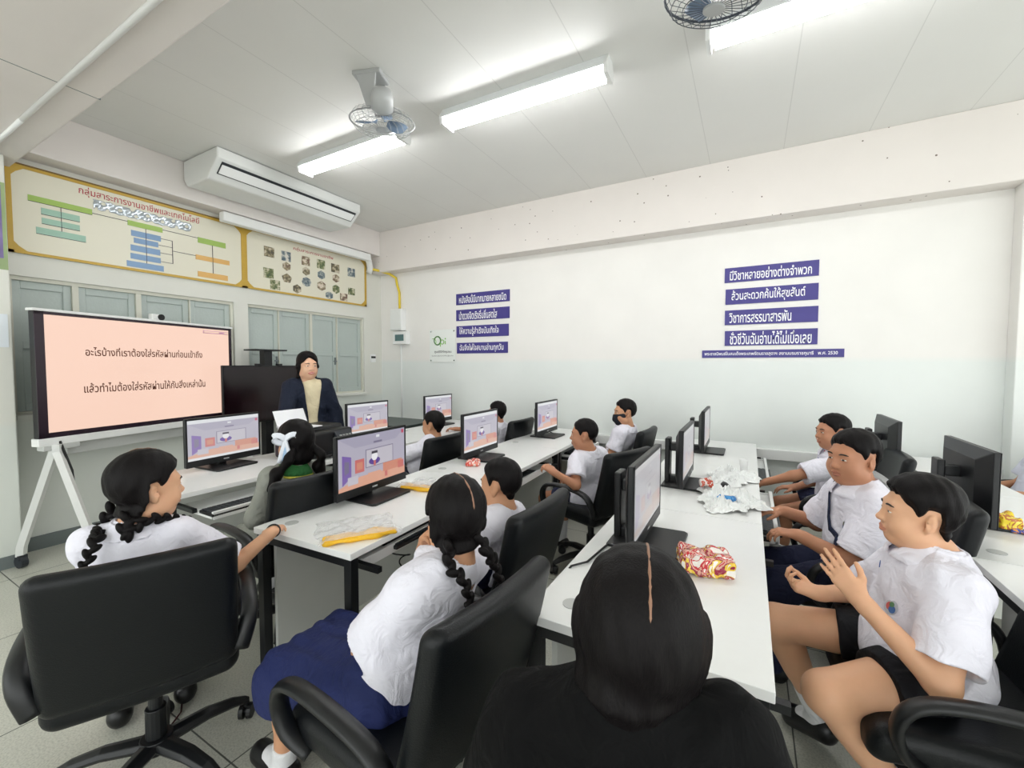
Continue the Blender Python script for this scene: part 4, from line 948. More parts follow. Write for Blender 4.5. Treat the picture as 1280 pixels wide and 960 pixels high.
def hand(g, w, d, pn, side, sz=1., curl=(.35, .45, .35), spread=.06, thumb=.6):
    d = nrm(d); pn = nrm(np.array(pn)-d*np.dot(pn, d)); lat = np.cross(pn, d) if side == 'L' else np.cross(d, pn)   # towards the thumb
    w = np.array(w, float)
    offs = (.026, .0088, -.0088, -.025); fl = (.92, 1.04, .96, .76); kn = (.083, .086, .081, .072)
    for o, l in zip(offs, kn): g.cone(w+lat*o*.55*sz+d*.012*sz, w+lat*o*sz+d*l*sz, .0135*sz, .0105*sz, .014)
    for i, (o, l, n) in enumerate(zip(offs, fl, kn)):
        p = w+lat*o*sz+d*n*sz; a = 0.; rr = (.0088, .0088, .0085, .0075)[i]*sz
        dd = nrm(d+lat*(1.5-i)*spread)
        for j, (L, c) in enumerate(zip((.034, .023, .019), curl)):
            a += c*(1+.06*i); v = dd*math.cos(a)+pn*math.sin(a); q = p+v*L*l*sz
            g.cone(p, q, rr*(1-.08*j), rr*(.93-.1*j), .004); p = q
    t0 = w+lat*.018*sz+d*.018*sz; t1 = t0+(lat*.75+d*.75*1.0+pn*.35)*.036*sz; t2 = t1+nrm(lat*(1-thumb)+d*1.0+pn*.35)*.028*sz; t3 = t2+nrm(lat*(1-thumb)*.4+d+pn*.35)*.022*sz
    g.cone(t0, t1, .0145*sz, .0112*sz, .012); g.cone(t1, t2, .0108*sz, .0095*sz, .005); g.cone(t2, t3, .0095*sz, .0075*sz, .004)
def head_sdf(g, S):
    H, M, h = S.H, S.HM, S.hs
    E = lambda c, r, k, mode='add': g.ell(H(*c), np.array(r)*h, M, k*h, mode)
    C = lambda a, b, ra, rb, k, mode='add': g.cone(H(*a), H(*b), ra*h, rb*h, k*h, mode)
    ch = S.get('chub', 0.)
    C((0, -.02, -.07), (0, -.035, -.17), .050+.006*ch, .052+.008*ch, .02)
    E((0, -.012, .035), (.073, .088, .082), .01)
    E((0, .026, -.022), (.060+.006*ch, .060, .084), .03)
    E((0, .040, -.085), (.034+.012*ch, .034, .026), .025)
    for sx in (-1, 1):
        E((sx*.036, .052, -.038), (.026+.007*ch, .026, .028+.006*ch), .025)
        E((sx*.045, .01, -.065), (.024+.010*ch, .036, .03), .03)
    C((-.036, .070, .022), (.036, .070, .022), .0125, .0125, .02)
    for sx in (-1, 1): E((sx*.031, .094, .003), (.018, .017, .0105), .012, 'cut')
    for sx in (-1, 1): E((sx*.031, .0715, .002), (.0165, .0125, .0125), .004)
    C((0, .079, .010), (0, .093, -.026), .0078, .0105, .012); E((0, .095, -.028), (.0115, .011, .0095), .008)
    for sx in (-1, 1): E((sx*.0125, .088, -.031), (.0085, .010, .0075), .006)
    for sx in (-1, 1): E((sx*.006, .094, -.0395), (.0035, .004, .003), .002, 'cut')
    sm = S.get('smile', 0.)
    E((0, .083, -.0555), (.021+.006*sm, .0115, .0065), .006); E((0, .081, -.0665), (.018+.005*sm, .0125, .0075), .006)
    for i in range(-4, 5):
        E((i*.005*(1+.3*sm), .096-.0016*i*i*.35, -.0605+sm*.0009*i*i), (.004, .008, .0016+.003*sm), .002, 'cut')
    for sx in (-1, 1):
        e = nrm(M[0]*sx*.9-M[1]*.45); up = nrm(M[2]*.98-M[1]*.15); f = np.cross(up, e)
        g.ell(H(sx*.076, -.012, -.006), np.array((.009, .0185, .031))*h, np.array([e, f, up]), .006*h)
        g.ell(H(sx*.086, -.004, -.002), np.array((.007, .009, .016))*h, np.array([e, f, up]), .004*h, 'cut')
        E((sx*.073, -.004, -.032), (.008, .009, .009), .006)
def build_body(S):
    s = S.s
    pts = [S.P, S.N, S.head]+[S.sh[k] for k in 'LR']+[np.array(v) for a in S.arms.values() for v in a[:2]]+[np.array(v) for l in S.legs.values() for v in l[:2]]
    lo = np.min(pts, 0)-V3(.2, .2, .16); hi = np.max(pts, 0)+V3(.2, .2, .2); lo[2] = max(lo[2], -.012)
    g = Grid(lo, hi, S.res)
    torso(g, S)
    for k in 'LR':
        el, wr = np.array(S.arms[k][0], float), np.array(S.arms[k][1], float); f = (.6+.4*S.fat)
        g.cone(S.sh[k], el, .046*s*f, .036*s*f, .03); g.cone(el, wr, .0365*s*f, .0235*s*f, .02)
        d = S.arms[k][2] if len(S.arms[k]) > 2 and S.arms[k][2] is not None else wr-el
        pn = S.arms[k][3] if len(S.arms[k]) > 3 and S.arms[k][3] is not None else V3(0, 0, -1)
        cu = S.arms[k][4] if len(S.arms[k]) > 4 else (.35, .45, .35)
        g.cone(wr-nrm(wr-el)*.02, wr+nrm(d)*.02, .0235*s*f, .019*s, .015)
        hand(g, wr, d, pn, k, S.get('hand', .93), cu)
        kn, an = np.array(S.legs[k][0], float), np.array(S.legs[k][1], float)
        toe = np.array(S.legs[k][2], float) if len(S.legs[k]) > 2 else an+S.B*.15*s+V3(0, 0, -.045)
        g.cone(S.hip[k], kn, .082*s*f, .058*s*f, .03); g.cone(kn, an, .055*s*f, .033*s, .025); g.cone(kn*.72+an*.28-nrm(kn-S.hip[k])*.012, kn*.5+an*.5-nrm(kn-S.hip[k])*.006, .048*s*f, .04*s*f, .03)
        g.cone(an+V3(0, 0, -.02), toe, .034*s, .026*s, .02)
        S.legs[k] = (kn, an, toe); S.arms[k] = (el, wr, nrm(d), pn)
    head_sdf(g, S)
    S.g = g
    def mi(c):
        q = (c-S.H(0, 0, 0))@S.HM.T/S.hs; sm = S.get('smile', 0.)
        return ((np.abs(q[:, 0])/(.022+.006*sm))**2+((q[:, 2]+.061)/.0115)**2 < 1) & (q[:, 1] > .068)
    o = g.object('person', [SKN[S.skin], LIP[S.skin]], None, S.O, None, mi, 1)
    o.location = S.O; tag(o, S.label, 'person', S.get('group'))
    S.o = o
    # eyes and eyebrows
    h = S.hs
    for sx in (-1, 1):
        p = g.hit(S.H(sx*.031, .14, .002), -S.HM[1], .1)
        if p is None: continue
        e = Grid(p-.02*h-.004, p+.02*h+.004, .0017); c = p-S.HM[1]*.0045*h
        e.ell(c, np.array((.0135, .0062, S.get('eyeh', .0044)))*h, S.HM, 0)
        ic = p+S.HM[0]*S.get('gaze', 0.)*.005
        def im(cc, ic=ic): return (np.linalg.norm((cc-ic)@S.HM.T[:, [0, 2]], axis=1) < .0058*h)
        e.object('eye', [M_EYEW, M_IRIS], o, S.O, None, im)
        m = MB(); bp = []
        for i in range(6):
            x = .015+.034*i/5; z = .0195+.006*math.sin(math.pi*(.15+.7*i/5))
            q = g.hit(S.H(sx*x, .14, z), -S.HM[1], .12)
            if q is not None: bp.append(q-S.O)
        if len(bp) > 2: m.tube(bp, [.0022*h]+[.0034*h]*(len(bp)-2)+[.0014*h], 6, flat=1.); obj('eyebrow', m, M_BROW, o, smooth=True)
def folds(g, amp, seed, f=1.):
    r = random.Random(seed); L = [(np.array([r.uniform(-1, 1), r.uniform(-1, 1), r.uniform(-.5, .5)])*r.uniform(30, 75)*f, r.uniform(0, 6)) for _ in range(6)]
    def fn(X, Y, Z):
        o = 0.
        for v, p in L: o = o+amp*.45*np.sin(v[0]*X+v[1]*Y+v[2]*Z+p+.8*np.sin(X*17+Z*23+p))
        return o
    g.warp(fn)
def shirt(S, name='shirt', m=C_WHITE, hem=-.055, e=.014, sleeve=.72, amp=.0046, collar=True, open_front=False, cm=None, flare=.012):
    s = S.s; pts = [S.P, S.N]+[S.sh[k] for k in 'LR']+[np.array(S.arms[k][0]) for k in 'LR']+([np.array(S.arms[k][1]) for k in 'LR'] if sleeve > 1 else [])
    g = Grid(np.min(pts, 0)-.17*max(1, S.fat), np.max(pts, 0)+.17*max(1, S.fat), S.res)
    torso(g, S, e, .035); lo = S.P+S.U*hem
    g.ell(S.P+S.U*.03, (.150*s*S.fat+e+.008, .118*s*S.fat+e+.006, .12*s+e), S.TM, .04)
    for k in 'LR':
        el, wr = S.arms[k][0], S.arms[k][1]; f = .6+.4*S.fat
        if sleeve <= 1:
            end = S.sh[k]*(1-sleeve)+el*sleeve
            g.cone(S.sh[k]-S.Rs*(.01 if k == 'R' else -.01), end, .056*s*f+e*.6, .050*s*f+e+flare, .035)
            a = nrm(el-S.sh[k]); sl, X, Y, Z = g.sub(end-.1, end+.13, 0)
            # clean cuff, hollow
            t = (X-end[0])*a[0]+(Y-end[1])*a[1]+(Z-end[2])*a[2]; rad = np.sqrt(np.maximum((X-end[0])**2+(Y-end[1])**2+(Z-end[2])**2-t*t, 0))
            near = rad < .11*s*f; sub = g.d[sl]; g.d[sl] = np.where(near, np.maximum(sub, t), sub)
            ro = .050*s*f+e+flare-.011; g.cone(end-a*.055, end+a*.025, ro*.45, ro*1.02, .003, 'cut')
        else:
            g.cone(S.sh[k], el, .060*s*f+e*.6, .048*s*f+e*.8, .035); g.cone(el, el+(wr-el)*(sleeve-1), .048*s*f+e*.8, .036*s*f+e*.8, .03)
    folds(g, amp, S.seed)
    g.plane(lo, -S.U, .006)
    g.cone(S.N-S.U*.02, S.N+S.U*.12, .050*s+.004, .062*s, .006, 'cut')
    if open_front:
        w = .055*s
        X, Y, Z = g.ax[0][:, None, None], g.ax[1][None, :, None], g.ax[2][None, None, :]
        px, py, pz = X-S.P[0], Y-S.P[1], Z-S.P[2]
        lt = px*S.R[0]+py*S.R[1]; fw = px*S.F[0]+py*S.F[1]+pz*S.F[2]
        b = np.maximum(np.abs(lt)-w-.05*np.clip((pz-.2)/.4, -.3, 1), -(fw-.0))
        g.d = np.maximum(g.d, -b).astype('f')
        torso_in = Grid.__new__(Grid); torso_in.__dict__.update(g.__dict__)
    o = g.object(name, m, S.o, S.O); S.gs = g
    if collar:
        c = Grid(S.N-.15, S.N+.15, min(S.res, .005)); ax = nrm(S.U*.8+S.HM[2]*.1-S.Bs*.12); L = .056*s; b0 = S.N-ax*.016*s; fd = S.Bs
        def fn(X, Y, Z):
            px, py, pz = X-b0[0], Y-b0[1], Z-b0[2]; t = (px*ax[0]+py*ax[1]+pz*ax[2]); rr = np.sqrt(np.maximum(px*px+py*py+pz*pz-t*t, 0))
            fwd = px*fd[0]+py*fd[1]+pz*fd[2]
            lowr = np.clip(fwd/.08, -.2, 1.)*.018
            cz = S.get('collar', 1.); target = (.104*s*cz+.010*np.clip(fwd/.08, 0, 1))*(1-np.clip(t/L, 0, 1))+.066*s*np.clip(t/L, 0, 1)
            return np.maximum(np.abs(rr-target)-.0055, np.maximum(-t-lowr, t-L))*.8
        c.op(fn, S.N-.14, S.N+.14, 0)
        fp = S.N+fd*.10; lat = np.cross(V3(0, 0, 1), fd)
        X, Y, Z = c.ax[0][:, None, None], c.ax[1][None, :, None], c.ax[2][None, None, :]
        lt = np.abs((X-fp[0])*lat[0]+(Y-fp[1])*lat[1]); fw = (X-S.N[0])*fd[0]+(Y-S.N[1])*fd[1]; zz = Z-S.N[2]
        c.d = np.maximum(c.d, -np.maximum(lt-.006-.35*np.maximum(zz+.03, 0)-.0*zz, -fw+.02)).astype('f')
        c.object('collar', cm or m, S.o, S.O)
    return o
def shorts(S, m=C_NAVY, upto=.62, name='shorts', e=.014):
    s = S.s; pts = [S.P]+[S.hip[k] for k in 'LR']+[S.legs[k][0] for k in 'LR']
    g = Grid(np.min(pts, 0)-.2, np.max(pts, 0)+.2, S.res); f = .6+.4*S.fat
    g.ell(S.P, (.148*s*S.fat+e*.7, .112*s*S.fat+e*.7, .105*s+e*.5), S.TM, .03)
    for k in 'LR':
        h, kn = S.hip[k], S.legs[k][0]; end = h+(kn-h)*upto
        g.cone(h, end, .085*s*f+e*.7, .072*s*f+e+.006, .03)
    for k in 'LR':
        h, kn = S.hip[k], S.legs[k][0]; end = h+(kn-h)*upto; a = nrm(kn-h); sl, X, Y, Z = g.sub(end-.13, end+.13, 0)
        t = (X-end[0])*a[0]+(Y-end[1])*a[1]+(Z-end[2])*a[2]; sub = g.d[sl]; g.d[sl] = np.maximum(sub, t)
    folds(g, .003, S.seed+3)
    g.plane(S.P+S.U*.06, S.U, .004)
    return g.object(name, m, S.o, S.O)
def trousers(S, m=C_BLACK):
    s = S.s; pts = [S.P]+[S.legs[k][0] for k in 'LR']+[S.legs[k][1] for k in 'LR']
    g = Grid(np.min(pts, 0)-.2, np.max(pts, 0)+.2, S.res); f = .6+.4*S.fat
    g.ell(S.P, (.148*s*S.fat+.008, .112*s*S.fat+.008, .105*s+.006), S.TM, .03)
    for k in 'LR':
        g.cone(S.hip[k], S.legs[k][0], .09*s*f, .07*s*f, .03); g.cone(S.legs[k][0], S.legs[k][1], .068*s*f, .055*s, .03)
    folds(g, .003, S.seed+3); g.plane(S.P+S.U*.06, S.U, .004)
    for k in 'LR': pass
    return g.object('trousers', m, S.o, S.O)
def skirt(S, m=C_SKIRT, drop=.10):
    s = S.s; pts = [S.P]+[S.legs[k][0] for k in 'LR']
    g = Grid(np.min(pts, 0)-.24, np.max(pts, 0)+.24, S.res)
    g.ell(S.P, (.16*s*S.fat+.008, .125*s*S.fat+.008, .115*s), S.TM, .03)
    mid = (S.legs['L'][0]+S.legs['R'][0])/2
    for k in 'LR':
        kn = S.legs[k][0]; fw = nrm(kn-S.hip[k])
        g.cone(S.hip[k], kn+fw*.02, .100*s, .088*s, .06); g.cone(kn+fw*.03, kn+fw*.05-V3(0, 0, drop), .082*s, .078*s, .05)
        g.cone(S.hip[k]-V3(0, 0, .02), kn-V3(0, 0, .05), .08*s, .085*s, .06)
    g.cone(S.P, mid, .10*s, .085*s, .07); g.cone(mid, mid-V3(0, 0, drop), .075*s, .075*s, .07)
    lat = S.R; ph = S.seed
    g.warp(lambda X, Y, Z: .0035*np.sin((X*lat[0]+Y*lat[1])*75+ph+12*(Z-.4))+.0015*np.sin((X*lat[0]+Y*lat[1])*140+X*20))
    g.plane(mid+V3(0, 0, -drop-.005), (0, 0, -1), .004); g.plane(S.P+S.U*.07, S.U, .004)
    return g.object('skirt', m, S.o, S.O)
def feet(S, sock=.45, sm=C_SOCK):
    s = S.s
    for k in 'LR':
        kn, an, toe = S.legs[k]; d = nrm(toe-an)
        g = Grid(np.minimum(np.minimum(kn, an), toe)-.12, np.maximum(np.maximum(kn, an), toe)+.12, S.res)
        t = an+(kn-an)*sock; g.cone(an-V3(0, 0, .01), t, .040*s, .047*s if sock > .3 else .044*s, .0); g.cone(an-V3(0, 0, .02), an*.4+toe*.6, .04*s, .036*s, .02)
        a = nrm(kn-an); g.plane(t, a, .003); g.object('sock', sm, S.o, S.O)
        g = Grid(np.minimum(an, toe)-.12, np.maximum(an, toe)+.12, S.res); hd = V3(d[0], d[1], 0); hd = nrm(hd); zf = max(toe[2]-.01, .03)
        heel = V3(an[0], an[1], an[2]-.035)-hd*.025
        g.cone(heel, toe+hd*.012, .045*s, .040*s, .02); g.cone(heel+V3(0, 0, -.015), toe+hd*.012+V3(0, 0, -.008), .043*s, .042*s, .01)
        g.plane(V3(an[0], an[1], an[2]+.005)+hd*.03, (hd*.75+V3(0, 0, .66))*0+V3(0, 0, 1.), .004)
        g.ell(an+hd*.01+V3(0, 0, .02), (.042*s, .042*s, .04), None, .008, 'cut')
        bot = min(heel[2], toe[2])-.052*s
        g.plane(V3(0, 0, max(bot, .002)), (0, 0, -1), .002); g.object('shoe', M_SHOE, S.o, S.O)
def hgrid(S, lo, hi):
    c = np.array([S.H(x, y, z) for x in (lo[0], hi[0]) for y in (lo[1], hi[1]) for z in (lo[2], hi[2])])
    return Grid(c.min(0), c.max(0), min(S.res, .005))
def hplane(g, S, p, n, k=.004): g.plane(S.H(*p), S.HM.T@np.array(n, float), k)
def smooth01(x): x = np.clip(x, 0, 1); return x*x*(3-2*x)
def scalp_hair(S, t, ys, ls, name='hair', top=0., part=None, part_z=.0, wid=.014, extra=None, jag=0., nape_cut=-.112):
    """hair as a layer over the head itself; ys/ls: height of the hairline along the head from nape to forehead"""
    h = S.hs; c = np.array([S.H(x, y, z) for x in (-.13, .13) for y in (-.16, .13) for z in (-.2, .17)])
    a = np.clip(((c.min(0)-S.g.lo)/S.g.res).astype(int), 0, S.g.n-2); b = np.clip(((c.max(0)-S.g.lo)/S.g.res).astype(int)+1, a+2, S.g.n)
    g = Grid.__new__(Grid); g.res = S.g.res; g.lo = S.g.lo+a*S.g.res; g.n = b-a
    g.ax = [S.g.ax[i][a[i]:b[i]] for i in range(3)]; d = S.g.d[a[0]:b[0], a[1]:b[1], a[2]:b[2]]
    px, py, pz = [(v-S.head[i])/h for i, v in enumerate((g.ax[0][:, None, None], g.ax[1][None, :, None], g.ax[2][None, None, :]))]
    x, y, z = [S.HM[i][0]*px+S.HM[i][1]*py+S.HM[i][2]*pz for i in range(3)]
    L = np.interp(y, ys, ls)
    if jag: L = L+jag*np.sin(x*210+S.seed)*np.clip((y-.03)*30, 0, 1)+jag*.6*np.sin(x*370+1)*np.clip((y-.03)*30, 0, 1)
    L = L-np.clip((np.abs(x)-.030)/.04, 0, 1)*.012*np.clip((y-.04)*40, 0, 1)
    if S.get('vee'): L = L+S.get('vee')*np.clip(1-np.abs(x-.012)/.045, 0, 1)*np.clip((y-.03)*40, 0, 1)
    m = smooth01((z-L)/wid)
    th = t*(m*1.35-.35)*h+top*h*smooth01((z-.03)/.08)*m
    if part is not None: th = np.where((np.abs(x-part) < .0042) & (z > part_z) & (y < .085), -.002, th)
    g.d = (d-th).astype('f')
    # the ears and the neck stay free of the layer
    g.d = np.where((np.abs(x) > .095) & (m < .9), .05, g.d)
    g.d = np.where((z < -.062) & ((np.abs(x) > .066) | (y > -.005)), .05, g.d)
    g.d = np.where(z < nape_cut, .05, g.d).astype('f')
    if extra: extra(g)
    S.hairh = g; r = S.seed
    g.warp(lambda X, Y, Z: .0007*np.sin(X*170+Y*70+r)+.0007*np.sin(Y*190-Z*80)+.0007*np.sin(Z*70+X*210))
    return g.object(name, M_HAIR, S.o, S.O)
def boy_hair(S, t=.010, fringe=.064, nape=-.06, round_=.0, top=.006):
    return scalp_hair(S, t, [-.12, -.062, -.045, -.034, -.0, .010, .020, .032, .045, .062, .08], [nape, nape, nape*.6, .024, .028, .004, -.004, .022, fringe-.026, fringe-.006, fringe], top=top, jag=.003, wid=.03)
def cap_hair(S, t=.015, front=.068, nape=-.09, ears=True, part=None, part_len=None, extra=None, parting=True, top=.004, nape_cut=-.100):
    e = .020 if ears else -.03
    return scalp_hair(S, t, [-.12, -.04, -.030, -.022, .004, .014, .028, .045, .062, .08], [nape, nape, nape*.7, e, e+.006, .004 if ears else -.03, .016, front-.024, front-.008, front], top=top, part=(part if parting else None), part_z=(part_len if part_len is not None else -.04), wid=.016, extra=extra, nape_cut=nape_cut)
def parting(S, x, ys, w=.0034):
    pp = []
    for y in ys:
        d = nrm(S.HM[2]*max(.0, 1+min(0, y+.02)*9)+S.HM[1]*(min(0, y+.0)*11)); q = S.hairh.hit(S.H(x, y*.5, .02)+d*.25, -d, .3)
        if q is not None: pp.append(tuple(q-d*.0012-S.O))
    obj('hair_parting', MB().tube(pp, [.0008]+[w]*(len(pp)-2)+[.0008], 6), M_PART, S.o, smooth=True)
def braid(S, path, r=.017, turns=9, name='braid', r_end=None):
    P = [np.array(p, float) for p in path]; sm = []
    for i in range(len(P)-1):
        p0, p1, p2, p3 = P[max(i-1, 0)], P[i], P[i+1], P[min(i+2, len(P)-1)]
        for q in np.linspace(0, 1, 14, False): sm.append(.5*((2*p1)+(p2-p0)*q+(2*p0-5*p1+4*p2-p3)*q*q+(3*p1-p0-3*p2+p3)*q**3))
    sm.append(P[-1]); n = len(sm); g = Grid(np.min(sm, 0)-.06, np.max(sm, 0)+.06, .0036)
    out = nrm(-S.B); re = r_end or r*.6; ln = sum(np.linalg.norm(sm[i+1]-sm[i]) for i in range(n-1)); step = r*.95; cum = 0.; nxt = 0.; sd = 1
    for i in range(n-1):
        seg = np.linalg.norm(sm[i+1]-sm[i])
        while nxt <= cum+seg:
            f = (nxt-cum)/seg; p = sm[i]+(sm[i+1]-sm[i])*f; t = nxt/ln; rr = r*(1-t)+re*t
            tg = nrm(sm[i+1]-sm[i]); a = nrm(np.cross(tg, out)); b = np.cross(a, tg)
            ax1 = nrm(tg*.8+a*sd*-.62); ax2 = nrm(np.cross(b, ax1)); g.ell(p+a*sd*rr*.42, (rr*1.15, rr*.58, rr*.72), np.array([ax1, ax2, b]), .0015)
            sd = -sd; nxt += step*(1-.35*t)
        cum += seg
    tip = sm[-1]; d = nrm(sm[-1]-sm[-4]); g.cone(tip, tip+d*.05, re*.9, re*.25, .004)
    o = g.object(name, M_HAIR, S.o, S.O, smooth=0)
    obj('hair_tie', MB().tube([tuple(tip-d*.006-S.O), tuple(tip+d*.006-S.O)], re*1.25, 12), M_BLKPLA, o)
    return o
def badge(S, lat, dz, r=.018):
    p = S.N+S.Rs*lat+V3(0, 0, dz); h_ = S.gs.hit(p+S.Bs*.3, -S.Bs, .4)
    if h_ is None: return
    n = S.gs.normal(h_); up = nrm(V3(0, 0, 1)-n*n[2]); rt = np.cross(up, n); m = MB()
    for mi_, (cx, cz, rr, o_) in enumerate(((0, 0, 1., .0015), (-.2, .1, .55, .0025), (.25, -.25, .5, .003), (.05, .45, .35, .0035))):
        m.cur = mi_; c = h_+n*o_-S.O+rt*cx*r+up*cz*r
        m.add([tuple(c+(rt*math.cos(a)+up*math.sin(a)*1.15)*rr*r) for a in np.linspace(0, 2*math.pi, 18, False)], [tuple(range(18))])
    obj('school_badge', m, [mat('badge grey', (190, 192, 200), .6), mat('badge red', (196, 90, 84), .6), mat('badge blue', (70, 110, 170), .6), mat('badge green', (90, 130, 90), .6)], S.o)
def stitches(S, lat, dz):
    p = S.N+S.Rs*lat+V3(0, 0, dz); h_ = S.gs.hit(p+S.Bs*.3, -S.Bs, .4)
    if h_ is None: return
    n = S.gs.normal(h_); up = nrm(V3(0, 0, 1)-n*n[2]); rt = np.cross(up, n); m = MB()
    for j in range(2): m.tube([tuple(h_+n*.002-S.O+rt*(-.016+.032*i/12)+up*(-.008*j+.0035*math.sin(i*2.1+j))) for i in range(13)], .0012, 4)
    obj('name_stitching', m, mat('blue thread', (80, 110, 180), .7), S.o)
def person(label, P, yaw, head, hyaw, seed, arms, s=.9, hs=1., fat=1., skin='tan', legs=None, stand=False, far=True, **kw):
    S = Fig(); S.get = lambda k, d=None: kw.get(k, d)
    S.P, S.head, S.yaw, S.hyaw, S.seed, S.s, S.hs, S.fat, S.skin, S.label = np.array(P, float), np.array(head, float), yaw, hyaw, seed, s, hs, fat, skin, label
    S.res = RES_FAR if far else RES_NEAR
    S.O = np.array([P[0], P[1], 0.]); skeleton(S)
    S.arms = {}
    for k, sg in (('R', 1), ('L', -1)):
        if arms and arms.get(k): S.arms[k] = arms[k]
        else:
            el = S.sh[k]+S.R*sg*.045*s-V3(0, 0, .22*s)+S.B*.07*s
            S.arms[k] = (el, el+S.B*.19*s-S.R*sg*.06*s+V3(0, 0, -.02), None, V3(0, 0, -1))
    S.legs = {}
    for k, sg in (('R', 1), ('L', -1)):
        if legs and legs.get(k): S.legs[k] = legs[k]
        elif stand: S.legs[k] = (S.hip[k]+V3(0, 0, -.42*s)+S.B*.02, S.hip[k]*V3(1, 1, 0)+V3(0, 0, .09))
        else:
            kn = S.hip[k]+S.B*.37*s+S.R*sg*.03+V3(0, 0, -.10+(.0)); S.legs[k] = (kn, V3(kn[0], kn[1], .085)+S.B*.02)
    build_body(S)
    return S

# --- girl in the left foreground, seen from behind, one hand on the second row
S = person('girl with long braids in white shirt resting one hand on the second desk row', (-1.90, .66, .555), 66, (-1.885, .685, 1.055), -2, 11,
    {'R': ((-1.80, .93, .69), (-1.75, 1.06, .795), (-.14, .13, -.03), (0, 0, -1), (.25, .3, .2)), 'L': ((-2.13, .66, .65), (-2.22, .86, .60), (-.4, .9, 0), (0, 0, -1))}, s=.92, hs=1.05, skin='light', far=False, shyaw=48, neck=V3(-1.90, .655, .885))
shirt(S, sleeve=.80); skirt(S); feet(S)
cap_hair(S, .016)
parting(S, -.012, np.linspace(.07, -.03, 12))
bk = lambda b, l, z: S.N-S.Bs*b+S.Rs*l+V3(0, 0, z)
braid(S, [S.H(-.055, -.075, -.06), S.H(-.075, -.10, -.12), bk(.108, -.065, .0), bk(.140, -.08, -.08), bk(.145, -.085, -.2)], .023, 8)
braid(S, [S.H(.05, -.07, -.07), S.H(.06, -.085, -.13), bk(.07, .055, .04), bk(.02, .11, .022), bk(-.06, .14, -.02), bk(-.12, .13, -.09)], .021, 6)
w = S.arms['R'][1]; d = S.arms['R'][2]; u = nrm(np.cross(d, (0, 0, 1))); v = np.cross(u, d)
for off, r, c in ((.0, .0255, M_BLKPLA), (-.045, .0262, M_FANGREY)):
    q = w+nrm(w-S.arms['R'][0])*off-S.O
    obj('bracelet', MB().tube([tuple(q+(u*math.cos(a)+v*math.sin(a))*r) for a in np.linspace(0, 6.2832, 24, False)], .0036 if off == 0 else .0015, 8, closed=True), c, S.o, smooth=True)

# --- girl with two braids, hand at her mouth
S = person('girl with two thin braids and a navy skirt holding a hand to her mouth', (-.93, .94, .555), 86, (-.80, 1.065, 1.02), 62, 23,
    {'L': ((-.985, .865, .655), (-1.06, 1.03, .63), (-.4, .9, .0), (0, .1, -1)), 'R': ((-1.05, 1.20, .74), (-.975, 1.115, .855), (.38, -.12, .9), (1, -.1, -.3), (.7, .8, .5))}, s=.94, hs=1.02, skin='tan', far=False,
    legs={'L': ((-1.33, .85, .455), (-1.42, .88, .09)), 'R': ((-1.33, 1.07, .46), (-1.40, 1.06, .09))}, neck=V3(-.795, 1.04, .855))
shirt(S, sleeve=.84, flare=.02, hem=-.07); skirt(S, drop=.09); feet(S, .2)
cap_hair(S, .017)
parting(S, .008, np.linspace(.07, -.085, 16))
for sg, q in ((-1, .07), (1, .065)):
    braid(S, [S.H(sg*.050, -.075, -.05), S.H(sg*.062, -.10, -.095), S.N+S.R*sg*.072-S.B*.112+V3(0, 0, .0), S.N+S.R*sg*.074-S.B*.138+V3(0, 0, -.085), S.N+S.R*sg*.07-S.B*.135+V3(0, 0, -.19)], .021, 9)

# --- girl in the black jacket, right in front
S = person('girl in a black jacket seen from behind at the near end of the third row', (-.165, .66, .555), 14, (-.150, .70, 1.066), 14, 31,
    {'R': ((.085, .70, .68), (-.02, .92, .68)), 'L': ((-.43, .70, .62), (-.34, .92, .66))}, s=1.06, hs=1.0, skin='tan', far=False, neck=V3(-.168, .66, .925), sw=.150, shroll=.022)
shirt(S, 'jacket', C_BLKJ, sleeve=1.8, e=.026, amp=.004, collar=False, hem=-.10); trousers(S); feet(S, .2)
g = Grid(S.N-.12, S.N+.12, .004); g.cone(S.N-S.U*.02, S.N+S.U*.048, .070, .060, 0); g.cone(S.N-S.U*.04, S.N+S.U*.1, .062, .054, 0, 'cut'); g.plane(S.N+S.U*.035, S.U, .003); g.plane(S.N-S.U*.01, -S.U, .003); g.object('shirt_collar', C_WHITE, S.o, S.O)
def long_hair(g):
    h = S.hs
    g.ell(S.H(0, -.024, .0), np.array((.090, .088, .086))*h, S.HM, .04)
    g.cone(S.H(-.02, -.06, -.08), S.H(-.055, -.085, -.15), .055, .032, .04)
cap_hair(S, .020, nape=-.075, ears=False, extra=long_hair, nape_cut=-.08)
parting(S, .012, np.linspace(.075, -.075, 16), .003)
braid(S, [S.H(-.05, -.075, -.12), S.H(-.085, -.11, -.17), S.N+V3(-.13, -.10, -.09), S.N+V3(-.135, -.12, -.2), S.N+V3(-.12, -.12, -.30)], .030, 6, r_end=.022)

